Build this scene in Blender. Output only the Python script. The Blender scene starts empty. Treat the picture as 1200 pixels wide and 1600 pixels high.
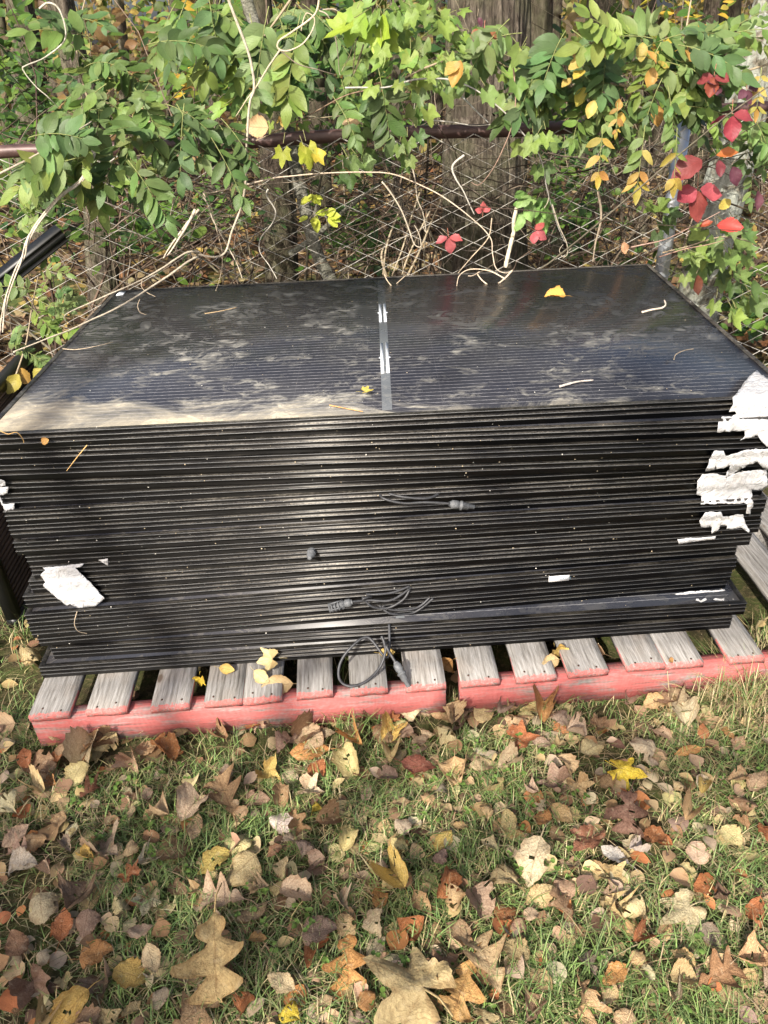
import bpy, bmesh, math, random
import numpy as np
from mathutils import Vector, Matrix, noise, geometry
rnd = random.Random(7)
R = math.radians
C = bpy.context.scene.collection
sc = bpy.context.scene

# ------------------------------------------------------------------ camera, light, exposure
CAM_H, PITCH, ROLL, FPX = 1.49, R(32.72), R(3.06), 1202.0
cam = bpy.data.cameras.new('camera'); camo = bpy.data.objects.new('camera', cam); C.objects.link(camo)
sc.camera = camo
F = Vector((0, math.cos(PITCH), -math.sin(PITCH))); U0 = Vector((0, math.sin(PITCH), math.cos(PITCH))); X0 = Vector((1, 0, 0))
X = math.cos(ROLL)*X0 - math.sin(ROLL)*U0; U = math.sin(ROLL)*X0 + math.cos(ROLL)*U0
O = Vector((0, 0, CAM_H))
camo.matrix_world = Matrix(((X.x, U.x, -F.x, O.x), (X.y, U.y, -F.y, O.y), (X.z, U.z, -F.z, O.z), (0, 0, 0, 1)))
cam.sensor_fit = 'VERTICAL'; cam.sensor_height = 24.0; cam.lens = 24.0*FPX/1600.0
cam.clip_start = 0.02; cam.clip_end = 500

SUN_EL, SUN_AZ = R(38), R(25)          # azimuth: degrees to the left of straight behind the camera
sdir = Vector((-math.sin(SUN_AZ)*math.cos(SUN_EL), -math.cos(SUN_AZ)*math.cos(SUN_EL), math.sin(SUN_EL)))
w = bpy.data.worlds.new('World'); sc.world = w; w.use_nodes = True
wn = w.node_tree.nodes; wl = w.node_tree.links
sky = wn.new('ShaderNodeTexSky'); sky.sky_type = 'NISHITA'; sky.sun_disc = False
sky.air_density = 0.7; sky.dust_density = 4.0; sky.ozone_density = 0.4; sky.sun_elevation = SUN_EL; sky.sun_rotation = math.atan2(sdir.x, sdir.y)
wl.new(sky.outputs[0], wn['Background'].inputs[0]); wn['Background'].inputs[1].default_value = 0.125
sun = bpy.data.lights.new('sun', 'SUN'); sun.energy = 3.9; sun.angle = R(0.6); sun.color = (1.0, 0.935, 0.84)
suno = bpy.data.objects.new('sun', sun); C.objects.link(suno)
suno.rotation_euler = sdir.to_track_quat('Z', 'Y').to_euler()
sc.view_settings.view_transform = 'Standard'; sc.view_settings.look = 'None'
sc.view_settings.exposure = 1.02; sc.view_settings.gamma = 1.0
sc.render.engine = 'CYCLES'

# ------------------------------------------------------------------ pixel of the photograph -> ray -> real place
def ray(px, py): return X*((px-600)/FPX) - U*((py-800)/FPX) + F
def at_z(px, py, z):
    d = ray(px, py); return O + d*((z-CAM_H)/d.z)
def at_y(px, py, y):
    d = ray(px, py); return O + d*(y/d.y)
def depth(P): return (P-O).dot(F)
def to_px(P):
    d = P-O; z = d.dot(F); return 600+FPX*d.dot(X)/z, 800-FPX*d.dot(U)/z

# ------------------------------------------------------------------ object helpers
def tag(o, label=None, cat=None, group=None, kind=None):
    if label: o['label'] = label
    if cat: o['category'] = cat
    if group: o['group'] = group
    if kind: o['kind'] = kind
    return o
def empty(name, loc, label, cat, group=None, rz=0):
    o = bpy.data.objects.new(name, None); C.objects.link(o); o.location = loc; o.rotation_euler = (0, 0, rz)
    o.empty_display_size = 0.05
    return tag(o, label, cat, group)
def link(name, me, mats, parent=None, smooth=False):
    o = bpy.data.objects.new(name, me); C.objects.link(o)
    for m in (mats if isinstance(mats, (list, tuple)) else [mats]):
        me.materials.append(m)
    if parent is not None: o.parent = parent
    if smooth: me.polygons.foreach_set('use_smooth', [True]*len(me.polygons))
    return o
class Bag:
    """collects triangles/quads with numpy, one mesh at the end"""
    def __init__(s): s.v = []; s.f = []; s.c = []; s.u = []; s.m = []; s.n = 0
    def add(s, V, Fc, col=(1, 1, 1), uv=None, mat=0):
        V = np.asarray(V, float); s.v.append(V)
        s.f += [tuple(i+s.n for i in f) for f in Fc]
        s.c.append(np.tile(np.array([col[0], col[1], col[2], 1.0]), (len(V), 1)))
        s.u.append(np.zeros((len(V), 2)) if uv is None else np.asarray(uv, float))
        s.m += [mat]*len(Fc); s.n += len(V)
    def mesh(s, name):
        me = bpy.data.meshes.new(name); V = np.concatenate(s.v)
        n = len(s.f); tot = np.fromiter((len(f) for f in s.f), int, n)
        me.vertices.add(len(V)); me.vertices.foreach_set('co', V.ravel())
        me.loops.add(int(tot.sum())); me.polygons.add(n)
        me.loops.foreach_set('vertex_index', np.fromiter((i for f in s.f for i in f), int, int(tot.sum())))
        me.polygons.foreach_set('loop_start', np.concatenate(([0], np.cumsum(tot)[:-1])))
        me.polygons.foreach_set('loop_total', tot)
        me.polygons.foreach_set('material_index', s.m)
        a = me.attributes.new('Col', 'FLOAT_COLOR', 'POINT'); a.data.foreach_set('color', np.concatenate(s.c).ravel())
        uv = np.concatenate(s.u); uv3 = np.zeros((len(uv), 3)); uv3[:, :2] = uv
        b = me.attributes.new('leafuv', 'FLOAT_VECTOR', 'POINT'); b.data.foreach_set('vector', uv3.ravel())
        me.update(calc_edges=True); me.validate(); return me
    def build(s, name, mats, parent=None, smooth=False): return link(name, s.mesh(name), mats, parent, smooth)
def box_vf(x0, x1, y0, y1, z0, z1):
    V = [(x, y, z) for z in (z0, z1) for y in (y0, y1) for x in (x0, x1)]
    return V, [(0, 2, 3, 1), (4, 5, 7, 6), (0, 1, 5, 4), (2, 6, 7, 3), (0, 4, 6, 2), (1, 3, 7, 5)]
def smooth_path(pts, n=6):
    P = [Vector(p) for p in pts]; out = []
    for i in range(len(P)-1):
        p0 = P[max(i-1, 0)]; p1 = P[i]; p2 = P[i+1]; p3 = P[min(i+2, len(P)-1)]
        for k in range(n):
            t = k/n
            out.append(0.5*((2*p1)+(p2-p0)*t+(2*p0-5*p1+4*p2-p3)*t*t+(3*p1-p0-3*p2+p3)*t**3))
    out.append(P[-1]); return out
def tube(bag, pts, r0, r1=None, k=6, col=(1, 1, 1), rough=0.0, caps=True, mat=0, fn=None):
    r1 = r0 if r1 is None else r1; n = len(pts); V = []; uv = []
    pts = [Vector(p) for p in pts]
    ref = Vector((0.31, -0.9, 0.2)).normalized()
    for i, p in enumerate(pts):
        t = (pts[min(i+1, n-1)]-pts[max(i-1, 0)])
        if t.length < 1e-9: t = Vector((0, 0, 1))
        t.normalize(); a = t.cross(ref)
        if a.length < 0.05: a = t.cross(Vector((1, 0.1, 0)))
        a.normalize(); b = t.cross(a)
        ref = a.cross(t) if False else ref
        r = r0+(r1-r0)*i/max(n-1, 1)
        for j in range(k):
            th = 2*math.pi*j/k; rr = r
            if rough: rr *= 1+rough*noise.noise(p*(0.6/r)+Vector((math.cos(th), math.sin(th), 0))*1.3)
            if fn: rr += fn(th, p, i/(n-1))
            V.append(p+a*(math.cos(th)*rr)+b*(math.sin(th)*rr)); uv.append((i/(n-1), j/k))
    Fc = [(i*k+j, i*k+(j+1) % k, (i+1)*k+(j+1) % k, (i+1)*k+j) for i in range(n-1) for j in range(k)]
    if caps: Fc += [tuple(range(k-1, -1, -1)), tuple((n-1)*k+j for j in range(k))]
    bag.add([tuple(v) for v in V], Fc, col, uv, mat)

# ------------------------------------------------------------------ materials
def newmat(name):
    m = bpy.data.materials.new(name); m.use_nodes = True; nt = m.node_tree
    return m, nt.nodes, nt.links, nt.nodes['Principled BSDF']
def N(ns, t, **k):
    n = ns.new(t)
    for a, b in k.items():
        if a.startswith('i_'): n.inputs[int(a[2:])].default_value = b
        else: setattr(n, a, b)
    return n
def noise_tex(ns, ls, vec, scale, detail=4, rough=0.6, dist=0.0, mapscale=None, loc=None):
    t = N(ns, 'ShaderNodeTexNoise'); t.inputs['Scale'].default_value = scale; t.inputs['Detail'].default_value = detail
    t.inputs['Roughness'].default_value = rough; t.inputs['Distortion'].default_value = dist
    if mapscale or loc:
        mp = N(ns, 'ShaderNodeMapping')
        if mapscale: mp.inputs['Scale'].default_value = mapscale
        if loc: mp.inputs['Location'].default_value = loc
        ls.new(vec, mp.inputs[0]); vec = mp.outputs[0]
    ls.new(vec, t.inputs['Vector']); return t.outputs[0]
def ramp(ns, ls, fac, stops):
    r = N(ns, 'ShaderNodeValToRGB'); e = r.color_ramp.elements
    while len(e) < len(stops): e.new(0.5)
    for el, (p, c) in zip(e, stops):
        el.position = p; el.color = (c, c, c, 1) if isinstance(c, (int, float)) else (*c, 1)
    ls.new(fac, r.inputs[0]); return r.outputs[0]
def mixc(ns, ls, fac, a, b, mode='MIX'):
    m = N(ns, 'ShaderNodeMix', data_type='RGBA', blend_type=mode)
    for sock, v in ((m.inputs[0], fac), (m.inputs[6], a), (m.inputs[7], b)):
        if hasattr(v, 'is_linked'): ls.new(v, sock)
        elif isinstance(v, (int, float)): sock.default_value = v
        else: sock.default_value = (*v, 1)
    return m.outputs[2]
def mth(ns, ls, op, a, b=None, c=None):
    m = N(ns, 'ShaderNodeMath', operation=op)
    for i, v in enumerate((a, b, c)):
        if v is None: continue
        if hasattr(v, 'is_linked'): ls.new(v, m.inputs[i])
        else: m.inputs[i].default_value = v
    return m.outputs[0]
def bump(ns, ls, h, strength, dist, bsdf):
    b = N(ns, 'ShaderNodeBump'); b.inputs['Strength'].default_value = strength; b.inputs['Distance'].default_value = dist
    ls.new(h, b.inputs['Height']); ls.new(b.outputs[0], bsdf.inputs['Normal']); return b
def simple(name, col, rough=0.6, metal=0.0, var=0.15, scale=40, bmp=0.0, bscale=None):
    m, ns, ls, b = newmat(name); tc = N(ns, 'ShaderNodeTexCoord').outputs['Object']
    n = noise_tex(ns, ls, tc, scale, 5)
    c = mixc(ns, ls, ramp(ns, ls, n, [(0.3, 0.0), (0.7, 1.0)]), [x*(1-var) for x in col], [min(1, x*(1+var)) for x in col])
    ls.new(c, b.inputs['Base Color']); b.inputs['Roughness'].default_value = rough; b.inputs['Metallic'].default_value = metal
    if bmp: bump(ns, ls, noise_tex(ns, ls, tc, bscale or scale*3, 4), bmp, 0.002, b)
    return m

def leaf_material(name, src, transl=0.25, spots=0.35, vein=0.3, rough=0.6):
    m, ns, ls, b = newmat(name); out = ns['Material Output']
    if src == 'object':
        oi = N(ns, 'ShaderNodeObjectInfo'); base = oi.outputs['Color']; tc = N(ns, 'ShaderNodeTexCoord').outputs['Object']
    else:
        at = N(ns, 'ShaderNodeAttribute'); at.attribute_name = 'Col'; base = at.outputs['Color']; tc = N(ns, 'ShaderNodeNewGeometry').outputs['Position']
    uv = N(ns, 'ShaderNodeAttribute'); uv.attribute_name = 'leafuv'
    sep = N(ns, 'ShaderNodeSeparateXYZ'); ls.new(uv.outputs['Vector'], sep.inputs[0])
    u, v = sep.outputs[0], sep.outputs[1]; av = mth(ns, ls, 'ABSOLUTE', v)
    mid = mth(ns, ls, 'LESS_THAN', av, 0.045)
    side = mth(ns, ls, 'FRACT', mth(ns, ls, 'SUBTRACT', mth(ns, ls, 'MULTIPLY', u, 8.0), mth(ns, ls, 'MULTIPLY', av, 2.6)))
    sidev = mth(ns, ls, 'LESS_THAN', side, 0.11)
    vm = mth(ns, ls, 'MAXIMUM', mid, mth(ns, ls, 'MULTIPLY', sidev, 0.55))
    n1 = noise_tex(ns, ls, tc, 22 if src == 'object' else 16, 5, 0.6); n2 = noise_tex(ns, ls, tc, 160, 4, 0.7)
    c = mixc(ns, ls, ramp(ns, ls, n1, [(0.35, 0.0), (0.7, 1.0)]), mixc(ns, ls, 1.0, base, (0.78, 0.72, 0.66), 'MULTIPLY'), mixc(ns, ls, 1.0, base, (1.16, 1.12, 1.05), 'MULTIPLY'))
    c = mixc(ns, ls, mth(ns, ls, 'MULTIPLY', vm, vein), c, mixc(ns, ls, 1.0, c, (1.5, 1.45, 1.3) if src != 'object' else (0.55, 0.45, 0.4), 'MULTIPLY'))
    sp = ramp(ns, ls, n2, [(0.60, 0.0), (0.68, 1.0)])
    c = mixc(ns, ls, mth(ns, ls, 'MULTIPLY', sp, spots), c, (0.10, 0.055, 0.03))
    if src == 'object':
        n5 = noise_tex(ns, ls, tc, 6, 6, 0.7, 0.5); ed = mth(ns, ls, 'ADD', mth(ns, ls, 'MULTIPLY', mth(ns, ls, 'POWER', av, 3.0), 0.30), n5)
        c = mixc(ns, ls, mth(ns, ls, 'MULTIPLY', ramp(ns, ls, ed, [(0.52, 0.0), (0.80, 1.0)]), 0.6), c, mixc(ns, ls, 1.0, c, (0.52, 0.40, 0.30), 'MULTIPLY'))
        c = mixc(ns, ls, ramp(ns, ls, n5, [(0.36, 0.55), (0.46, 0.0)]), c, mixc(ns, ls, 0.5, c, (0.50, 0.42, 0.28)))
    ls.new(c, b.inputs['Base Color']); b.inputs['Roughness'].default_value = rough; b.inputs['Specular IOR Level'].default_value = 0.35
    h = mth(ns, ls, 'ADD', mth(ns, ls, 'MULTIPLY', vm, -0.6), n1); bump(ns, ls, h, 0.9, 0.004, b)
    tr = N(ns, 'ShaderNodeBsdfTranslucent'); ls.new(c, tr.inputs[0])
    mx = N(ns, 'ShaderNodeMixShader'); mx.inputs[0].default_value = transl
    ls.new(b.outputs[0], mx.inputs[1]); ls.new(tr.outputs[0], mx.inputs[2]); ls.new(mx.outputs[0], out.inputs[0])
    return m
M_DEAD = leaf_material('dead_leaf', 'object', 0.15, 0.45, 0.5, 0.75)
M_DEADB = leaf_material('litter_leaf', 'attr', 0.15, 0.3, 0.2, 0.8)
M_GREEN = leaf_material('green_leaf', 'attr', 0.32, 0.10, 0.30, 0.5)

def attr_mat(name, rough=0.8, scale=60, stretch=None, var=0.35, bmp=0.3):
    m, ns, ls, b = newmat(name); at = N(ns, 'ShaderNodeAttribute'); at.attribute_name = 'Col'
    tc = N(ns, 'ShaderNodeNewGeometry').outputs['Position']
    n = noise_tex(ns, ls, tc, scale, 5, 0.65, 0, stretch)
    c = mixc(ns, ls, ramp(ns, ls, n, [(0.3, 0.0), (0.7, 1.0)]), mixc(ns, ls, 1.0, at.outputs[0], (1-var,)*3, 'MULTIPLY'), mixc(ns, ls, 1.0, at.outputs[0], (1+var,)*3, 'MULTIPLY'))
    ls.new(c, b.inputs['Base Color']); b.inputs['Roughness'].default_value = rough; b.inputs['Specular IOR Level'].default_value = 0.25
    if bmp: bump(ns, ls, n, bmp, 0.003, b)
    return m
M_STEM = attr_mat('vine_stem_bark', 0.8, 90)
M_GRASS = attr_mat('grass_blade', 0.55, 30, None, 0.25, 0)

def bark_mat(name, dark, light, lichen=0.0, zs=0.26):
    m, ns, ls, b = newmat(name); tc = N(ns, 'ShaderNodeNewGeometry').outputs['Position']
    n = noise_tex(ns, ls, tc, 46, 8, 0.7, 1.3, (1, 1, zs)); n3 = noise_tex(ns, ls, tc, 7, 4, 0.6)
    c = ramp(ns, ls, n, [(0.34, [x*0.3 for x in dark]), (0.46, dark), (0.62, light), (0.8, [x*1.25 for x in light])])
    c = mixc(ns, ls, ramp(ns, ls, n3, [(0.4, 0.0), (0.75, 0.5)]), c, (0.16, 0.17, 0.09))
    if lichen:
        n4 = noise_tex(ns, ls, tc, 11, 6, 0.6, 0.8)
        c = mixc(ns, ls, ramp(ns, ls, n4, [(0.50-lichen*0.1, 0.0), (0.54, 0.95)]), c, (0.40, 0.42, 0.36))
    ls.new(c, b.inputs['Base Color']); b.inputs['Roughness'].default_value = 0.9; b.inputs['Specular IOR Level'].default_value = 0.15
    bump(ns, ls, n, 1.0, 0.02, b); return m
M_BARK = bark_mat('bark_grey_brown', (0.065, 0.052, 0.04), (0.16, 0.135, 0.105))
M_BARKD = bark_mat('bark_dark', (0.04, 0.03, 0.022), (0.10, 0.08, 0.06))
M_BARKL = bark_mat('bark_lichen', (0.14, 0.12, 0.09), (0.30, 0.27, 0.21), 1.0, 0.6)
M_BARKS = bark_mat('bark_smooth_grey', (0.22, 0.21, 0.17), (0.36, 0.35, 0.29), 0.0, 2.5)

# ground: grass soil in front, leaf mould behind the fence
def ground_mat():
    m, ns, ls, b = newmat('soil_and_leaf_mould'); tc = N(ns, 'ShaderNodeNewGeometry').outputs['Position']
    sep = N(ns, 'ShaderNodeSeparateXYZ'); ls.new(tc, sep.inputs[0])
    n1 = noise_tex(ns, ls, tc, 9, 6); n2 = noise_tex(ns, ls, tc, 70, 5, 0.7)
    soil = mixc(ns, ls, ramp(ns, ls, n1, [(0.4, 0.0), (0.65, 1.0)]), (0.050, 0.040, 0.022), (0.060, 0.075, 0.022))
    soil = mixc(ns, ls, ramp(ns, ls, n2, [(0.5, 0.0), (0.65, 0.8)]), soil, (0.17, 0.13, 0.07))
    vo = N(ns, 'ShaderNodeTexVoronoi'); vo.inputs['Scale'].default_value = 20; ls.new(tc, vo.inputs['Vector'])
    vs = N(ns, 'ShaderNodeSeparateColor'); ls.new(vo.outputs['Color'], vs.inputs[0])
    lit = ramp(ns, ls, vs.outputs[0], [(0.0, (0.07, 0.04, 0.025)), (0.35, (0.20, 0.11, 0.05)), (0.6, (0.32, 0.19, 0.09)), (0.85, (0.42, 0.28, 0.12)), (1.0, (0.5, 0.36, 0.1))])
    lit = mixc(ns, ls, ramp(ns, ls, vo.outputs['Distance'], [(0.25, 0.0), (0.6, 0.85)]), lit, (0.04, 0.03, 0.02))
    n3 = noise_tex(ns, ls, tc, 0.7, 4)
    lit = mixc(ns, ls, 1.0, lit, (0.7, 0.7, 0.7), 'MULTIPLY'); lit = mixc(ns, ls, ramp(ns, ls, n3, [(0.55, 0.0), (0.62, 0.6)]), lit, (0.10, 0.15, 0.04))
    edge = mth(ns, ls, 'ADD', sep.outputs[1], mth(ns, ls, 'MULTIPLY', n1, 0.4))
    c = mixc(ns, ls, ramp(ns, ls, mth(ns, ls, 'MULTIPLY', edge, 0.1), [(0.265, 0.0), (0.285, 1.0)]), soil, lit)
    ls.new(c, b.inputs['Base Color']); b.inputs['Roughness'].default_value = 0.95; b.inputs['Specular IOR Level'].default_value = 0.1
    bump(ns, ls, n2, 0.8, 0.01, b); return m
gb = Bag(); gn = 60
xs = [math.copysign(abs(t)**2.5, t)*120 for t in np.linspace(-1, 1, gn)]; ys = [-12+ (t**2.5)*150 for t in np.linspace(0, 1, gn)]
def gz(x, y):
    return 0.0 if y < 3.2 else 0.05*noise.noise(Vector((x*.5, y*.5, 0)))*min(1, (y-3.2)) 
V = [(x, y, gz(x, y)) for y in ys for x in xs]
gb.add(V, [(j*gn+i, j*gn+i+1, (j+1)*gn+i+1, (j+1)*gn+i) for j in range(gn-1) for i in range(gn-1)])
tag(gb.build('ground', ground_mat(), None, True), 'lawn soil in front and brown leaf mould under the trees behind the fence', 'ground', None, 'structure')

# ------------------------------------------------------------------ leaf shapes
def leaf_vf(kind, seed, lod=1):
    """flat leaf: base at origin, tip at +x, length 1; returns V(n,3), faces, uv"""
    r = random.Random(seed)
    if kind in ('maple', 'ivy'):
        K, Rg = (60, 5) if lod == 1 else (22, 2)
        lobes = [(0, 1.0, 24), (52, 0.86, 20), (-52, 0.86, 20), (108, 0.58, 20), (-108, 0.58, 20)] if kind == 'maple' else [(0, 1.0, 30), (58, 0.85, 26), (-58, 0.85, 26)]
        V = [(0, 0, 0)]; uv = [(0.0, 0.0)]
        for g in range(1, Rg+1):
            for k in range(K+1):
                th = -150+300*k/K
                rr = 0.46 if kind == 'maple' else 0.56
                for a, l, wd in lobes: rr = max(rr, l*(1-abs(th-a)/wd*0.50) if abs(th-a) < wd*1.4 else 0)
                rr *= 1+0.09*abs(math.sin(math.radians(th)*9+seed))-.04+r.uniform(-.03, .03)
                f = g/Rg*rr*0.62; t = math.radians(th)
                V.append((f*math.cos(t)+0.30*(1), f*math.sin(t), 0))
                da = min(abs(th-a)/30 for a, _, _ in lobes); uv.append((g/Rg, da))
        V[0] = (0.30, 0, 0)
        Fc = [(0, 1+k, 2+k) for k in range(K)]
        for g in range(Rg-1):
            a = 1+g*(K+1); bb = a+K+1
            Fc += [(a+k, bb+k, bb+k+1, a+k+1) for k in range(K)]
        return np.array(V), Fc, np.array(uv)
    n, mcols = (26, 6) if (kind == 'oak' and lod == 1) else ((16, 6) if lod == 1 else ((12, 2) if kind == 'oak' else (5, 2)))
    V, uv = [], []; ph = r.uniform(0, 6)
    for i in range(n+1):
        u = i/n
        if kind == 'oval': wd = 0.31*math.sin(math.pi*u**0.85)**0.85 if 0 < u < 1 else 0
        elif kind == 'round': wd = 0.46*max(0, math.sin(math.pi*min(1, u**0.72)))**0.62 if 0 < u < 1 else 0
        elif kind == 'lance': wd = 0.20*math.sin(math.pi*u**0.8)**0.9 if 0 < u < 1 else 0
        elif kind == 'leaflet': wd = 0.21*math.sin(math.pi*u**0.75)**0.75 if 0 < u < 1 else 0
        elif kind == 'oak':
            wd = 0.2
        wd = max(wd, 0.004)
        if lod == 1 and kind in ('round', 'oval'): wd *= 1+(0.045 if i % 2 else -0.02)+r.uniform(-.07, .07)
        for j in range(mcols+1):
            v = -1+2*j/mcols
            if kind == 'oak':
                env = math.sin(math.pi*(0.05+0.88*u)**1.25); lob = 0.5+0.5*math.cos(2*math.pi*(u*(2.7+.2*(seed%3))+0.5+(.16 if v > 0 else 0)+.05*math.sin(seed+u*5)))
                wd = max(.004, env*(0.10+0.33*lob**0.7)) if abs(v) > .01 else .2
            x = u + (0.10*abs(v)*(1 if kind == 'oak' else 0.2)*wd/0.3)
            V.append((x, v*wd*(1+r.uniform(-.04, .04)*(lod == 1)), 0)); uv.append((u, v))
    mc = mcols+1
    return np.array(V), [(i*mc+j, (i+1)*mc+j, (i+1)*mc+j+1, i*mc+j+1) for i in range(n) for j in range(mcols)], np.array(uv)
def deform(V, uv, seed, cup, bend, wrinkle, twist=0.0):
    r = random.Random(seed*31+5); V = V.copy(); x, y = V[:, 0].copy(), V[:, 1].copy()
    ph = [r.uniform(0, 6.28) for _ in range(6)]; s = r.choice([-1, 1])
    z = cup*(np.abs(y)*1.6)**1.6 + wrinkle*(np.sin(x*9+ph[0]+y*5)*0.5+np.sin(y*13+ph[1]+x*4)*0.5+np.sin(x*21+ph[2])*np.sin(y*19+ph[3])*0.5)*(0.25+1.6*(np.abs(y)+0.25*np.abs(x-0.5)))
    z += s*twist*(x-0.5)*y*2
    k = bend
    if abs(k) > 1e-3:
        th = k*(x-0.4); X2 = 0.4+(np.sin(th))/k - z*np.sin(th); Z2 = (1-np.cos(th))/k + z*np.cos(th)
        x, z = X2, Z2
    V[:, 0], V[:, 1], V[:, 2] = x, y, z; return V
def frame_of(d, nrm):
    d = Vector(d).normalized(); nrm = Vector(nrm); y = nrm.cross(d)
    if y.length < 1e-4: y = Vector((0, 1, 0)).cross(d)
    y.normalize(); z = d.cross(y); return np.array([[d.x, y.x, z.x], [d.y, y.y, z.y], [d.z, y.z, z.z]])
TPL = {}
def tpl(kind, i, lod=2, **k):
    key = (kind, i, lod)
    if key not in TPL:
        V, Fc, uv = leaf_vf(kind, i, lod); r = random.Random(i*7+3)
        TPL[key] = (deform(V, uv, i, r.uniform(0.15, 0.6)*r.choice([1, 1, -0.5]), r.uniform(-1.1, 0.9), 0.05 if lod == 2 else 0.06), Fc, uv)
    return TPL[key]
def add_leaf(bag, kind, P, d, nrm, size, col, lod=2, i=None, yscale=1.0):
    V, Fc, uv = tpl(kind, rnd.randrange(8) if i is None else i, lod)
    if yscale != 1.0: V = V*np.array([1, yscale, 1])
    M = frame_of(d, nrm); bag.add((V*size) @ M.T+np.array(P), Fc, col, uv)
def jit(c, a=0.15, h=0.0):
    k = 1+rnd.uniform(-a, a); return tuple(max(0.004, x*k*(1+rnd.uniform(-h, h))) for x in c)

# ------------------------------------------------------------------ solar panels
L_, W_, PH, FH = 1.755, 1.0464, 0.0380, 0.0374
STACK_TOP = CAM_H-0.7164
POSE = [(-.859, 1.508, -.012), (-.878, 1.524, -.035), (-.879, 1.526, -.035), (-.863, 1.503, -.013), (-.869, 1.511, -.008), (-.865, 1.509, -.002),
        (-.867, 1.495, .007), (-.861, 1.495, .012), (-.850, 1.493, .015), (-.846, 1.506, .019), (-.859, 1.486, .026), (-.881, 1.473, .031),
        (-.879, 1.464, .041), (-.880, 1.456, .048), (-.877, 1.454, .049), (-.850, 1.457, .017), (-.881, 1.431, .028)]
def frame_mat():
    m, ns, ls, b = newmat('black_anodised_frame'); tx = N(ns, 'ShaderNodeTexCoord'); tc = tx.outputs['Object']
    oi = N(ns, 'ShaderNodeObjectInfo'); off = N(ns, 'ShaderNodeVectorMath', operation='ADD'); ls.new(tc, off.inputs[0])
    mul = N(ns, 'ShaderNodeVectorMath', operation='SCALE'); cmb = N(ns, 'ShaderNodeCombineXYZ'); ls.new(oi.outputs['Random'], cmb.inputs[0]); ls.new(oi.outputs['Random'], cmb.inputs[1])
    ls.new(cmb.outputs[0], mul.inputs[0]); mul.inputs['Scale'].default_value = 37; ls.new(mul.outputs[0], off.inputs[1]); vec = off.outputs[0]
    n = noise_tex(ns, ls, vec, 26, 6, 0.65, 0.0, (0.35, 1, 1.6)); fine = noise_tex(ns, ls, vec, 330, 3, 0.7, 0, (0.5, 1, 1))
    nz = N(ns, 'ShaderNodeSeparateXYZ'); ge = N(ns, 'ShaderNodeNewGeometry'); ls.new(ge.outputs['Normal'], nz.inputs[0])
    up = ramp(ns, ls, nz.outputs[2], [(0.5, 0.0), (0.9, 1.0)])
    base = mixc(ns, ls, ramp(ns, ls, fine, [(0.35, 0.0), (0.7, 1.0)]), (0.0065, 0.006, 0.0055), (0.0105, 0.0095, 0.0085))
    film = mth(ns, ls, 'MULTIPLY', ramp(ns, ls, n, [(0.45, 0.0), (0.75, 1.0)]), mth(ns, ls, 'ADD', mth(ns, ls, 'MULTIPLY', up, 0.22), 0.012))
    scf = noise_tex(ns, ls, vec, 5.5, 7, 0.72, 1.5, (0.5, 1, 2.5)); film = mth(ns, ls, 'ADD', film, mth(ns, ls, 'MULTIPLY', ramp(ns, ls, scf, [(0.62, 0.0), (0.76, 1.0)]), 0.06))
    c = mixc(ns, ls, film, base, (0.30, 0.27, 0.21))
    dust = mth(ns, ls, 'MULTIPLY', up, mth(ns, ls, 'MULTIPLY', mth(ns, ls, 'ADD', 0.15, mth(ns, ls, 'MULTIPLY', oi.outputs['Random'], 0.85)), mth(ns, ls, 'MULTIPLY', ramp(ns, ls, fine, [(0.40, 0.15), (0.60, 1.0)]), ramp(ns, ls, n, [(0.38, 0.10), (0.62, 0.8)]))))
    c = mixc(ns, ls, dust, c, (0.34, 0.31, 0.26))
    fleck = mth(ns, ls, 'MULTIPLY', ramp(ns, ls, fine, [(0.70, 0.0), (0.76, 1.0)]), 0.35)
    c = mixc(ns, ls, fleck, c, (0.35, 0.32, 0.27))
    ls.new(c, b.inputs['Base Color']); b.inputs['Metallic'].default_value = 0.55
    ls.new(mth(ns, ls, 'ADD', mth(ns, ls, 'MULTIPLY', n, 0.16), 0.34), b.inputs['Roughness'])
    b.inputs['Specular IOR Level'].default_value = 0.6; b.inputs['Anisotropic'].default_value = 0.90
    vt = N(ns, 'ShaderNodeVectorTransform', vector_type='VECTOR', convert_from='OBJECT', convert_to='WORLD'); vt.inputs[0].default_value = (0, 0, 1)
    ls.new(vt.outputs[0], b.inputs['Tangent'])
    return m
M_FRAME = frame_mat()
def ridge_mat():
    m, ns, ls, b = newmat('grey_frame_ridge'); tc = N(ns, 'ShaderNodeNewGeometry').outputs['Position']  # paler mottled grey on the raised ridge faces
    n = noise_tex(ns, ls, tc, 30, 6, 0.7, 0, (0.5, 1, 1)); n2 = noise_tex(ns, ls, tc, 400, 3); n = mth(ns, ls, 'ADD', n, mth(ns, ls, 'MULTIPLY', mth(ns, ls, 'SUBTRACT', N(ns, 'ShaderNodeObjectInfo').outputs['Random'], 0.5), 0.16))
    c = ramp(ns, ls, mth(ns, ls, 'ADD', mth(ns, ls, 'MULTIPLY', n, 0.7), mth(ns, ls, 'MULTIPLY', n2, 0.3)), [(0.30, (0.07, 0.072, 0.075)), (0.5, (0.135, 0.138, 0.142)), (0.68, (0.24, 0.24, 0.235))])
    ls.new(c, b.inputs['Base Color']); b.inputs['Roughness'].default_value = 0.5; b.inputs['Metallic'].default_value = 0.2; return m
M_RIDGE = ridge_mat()
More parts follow.
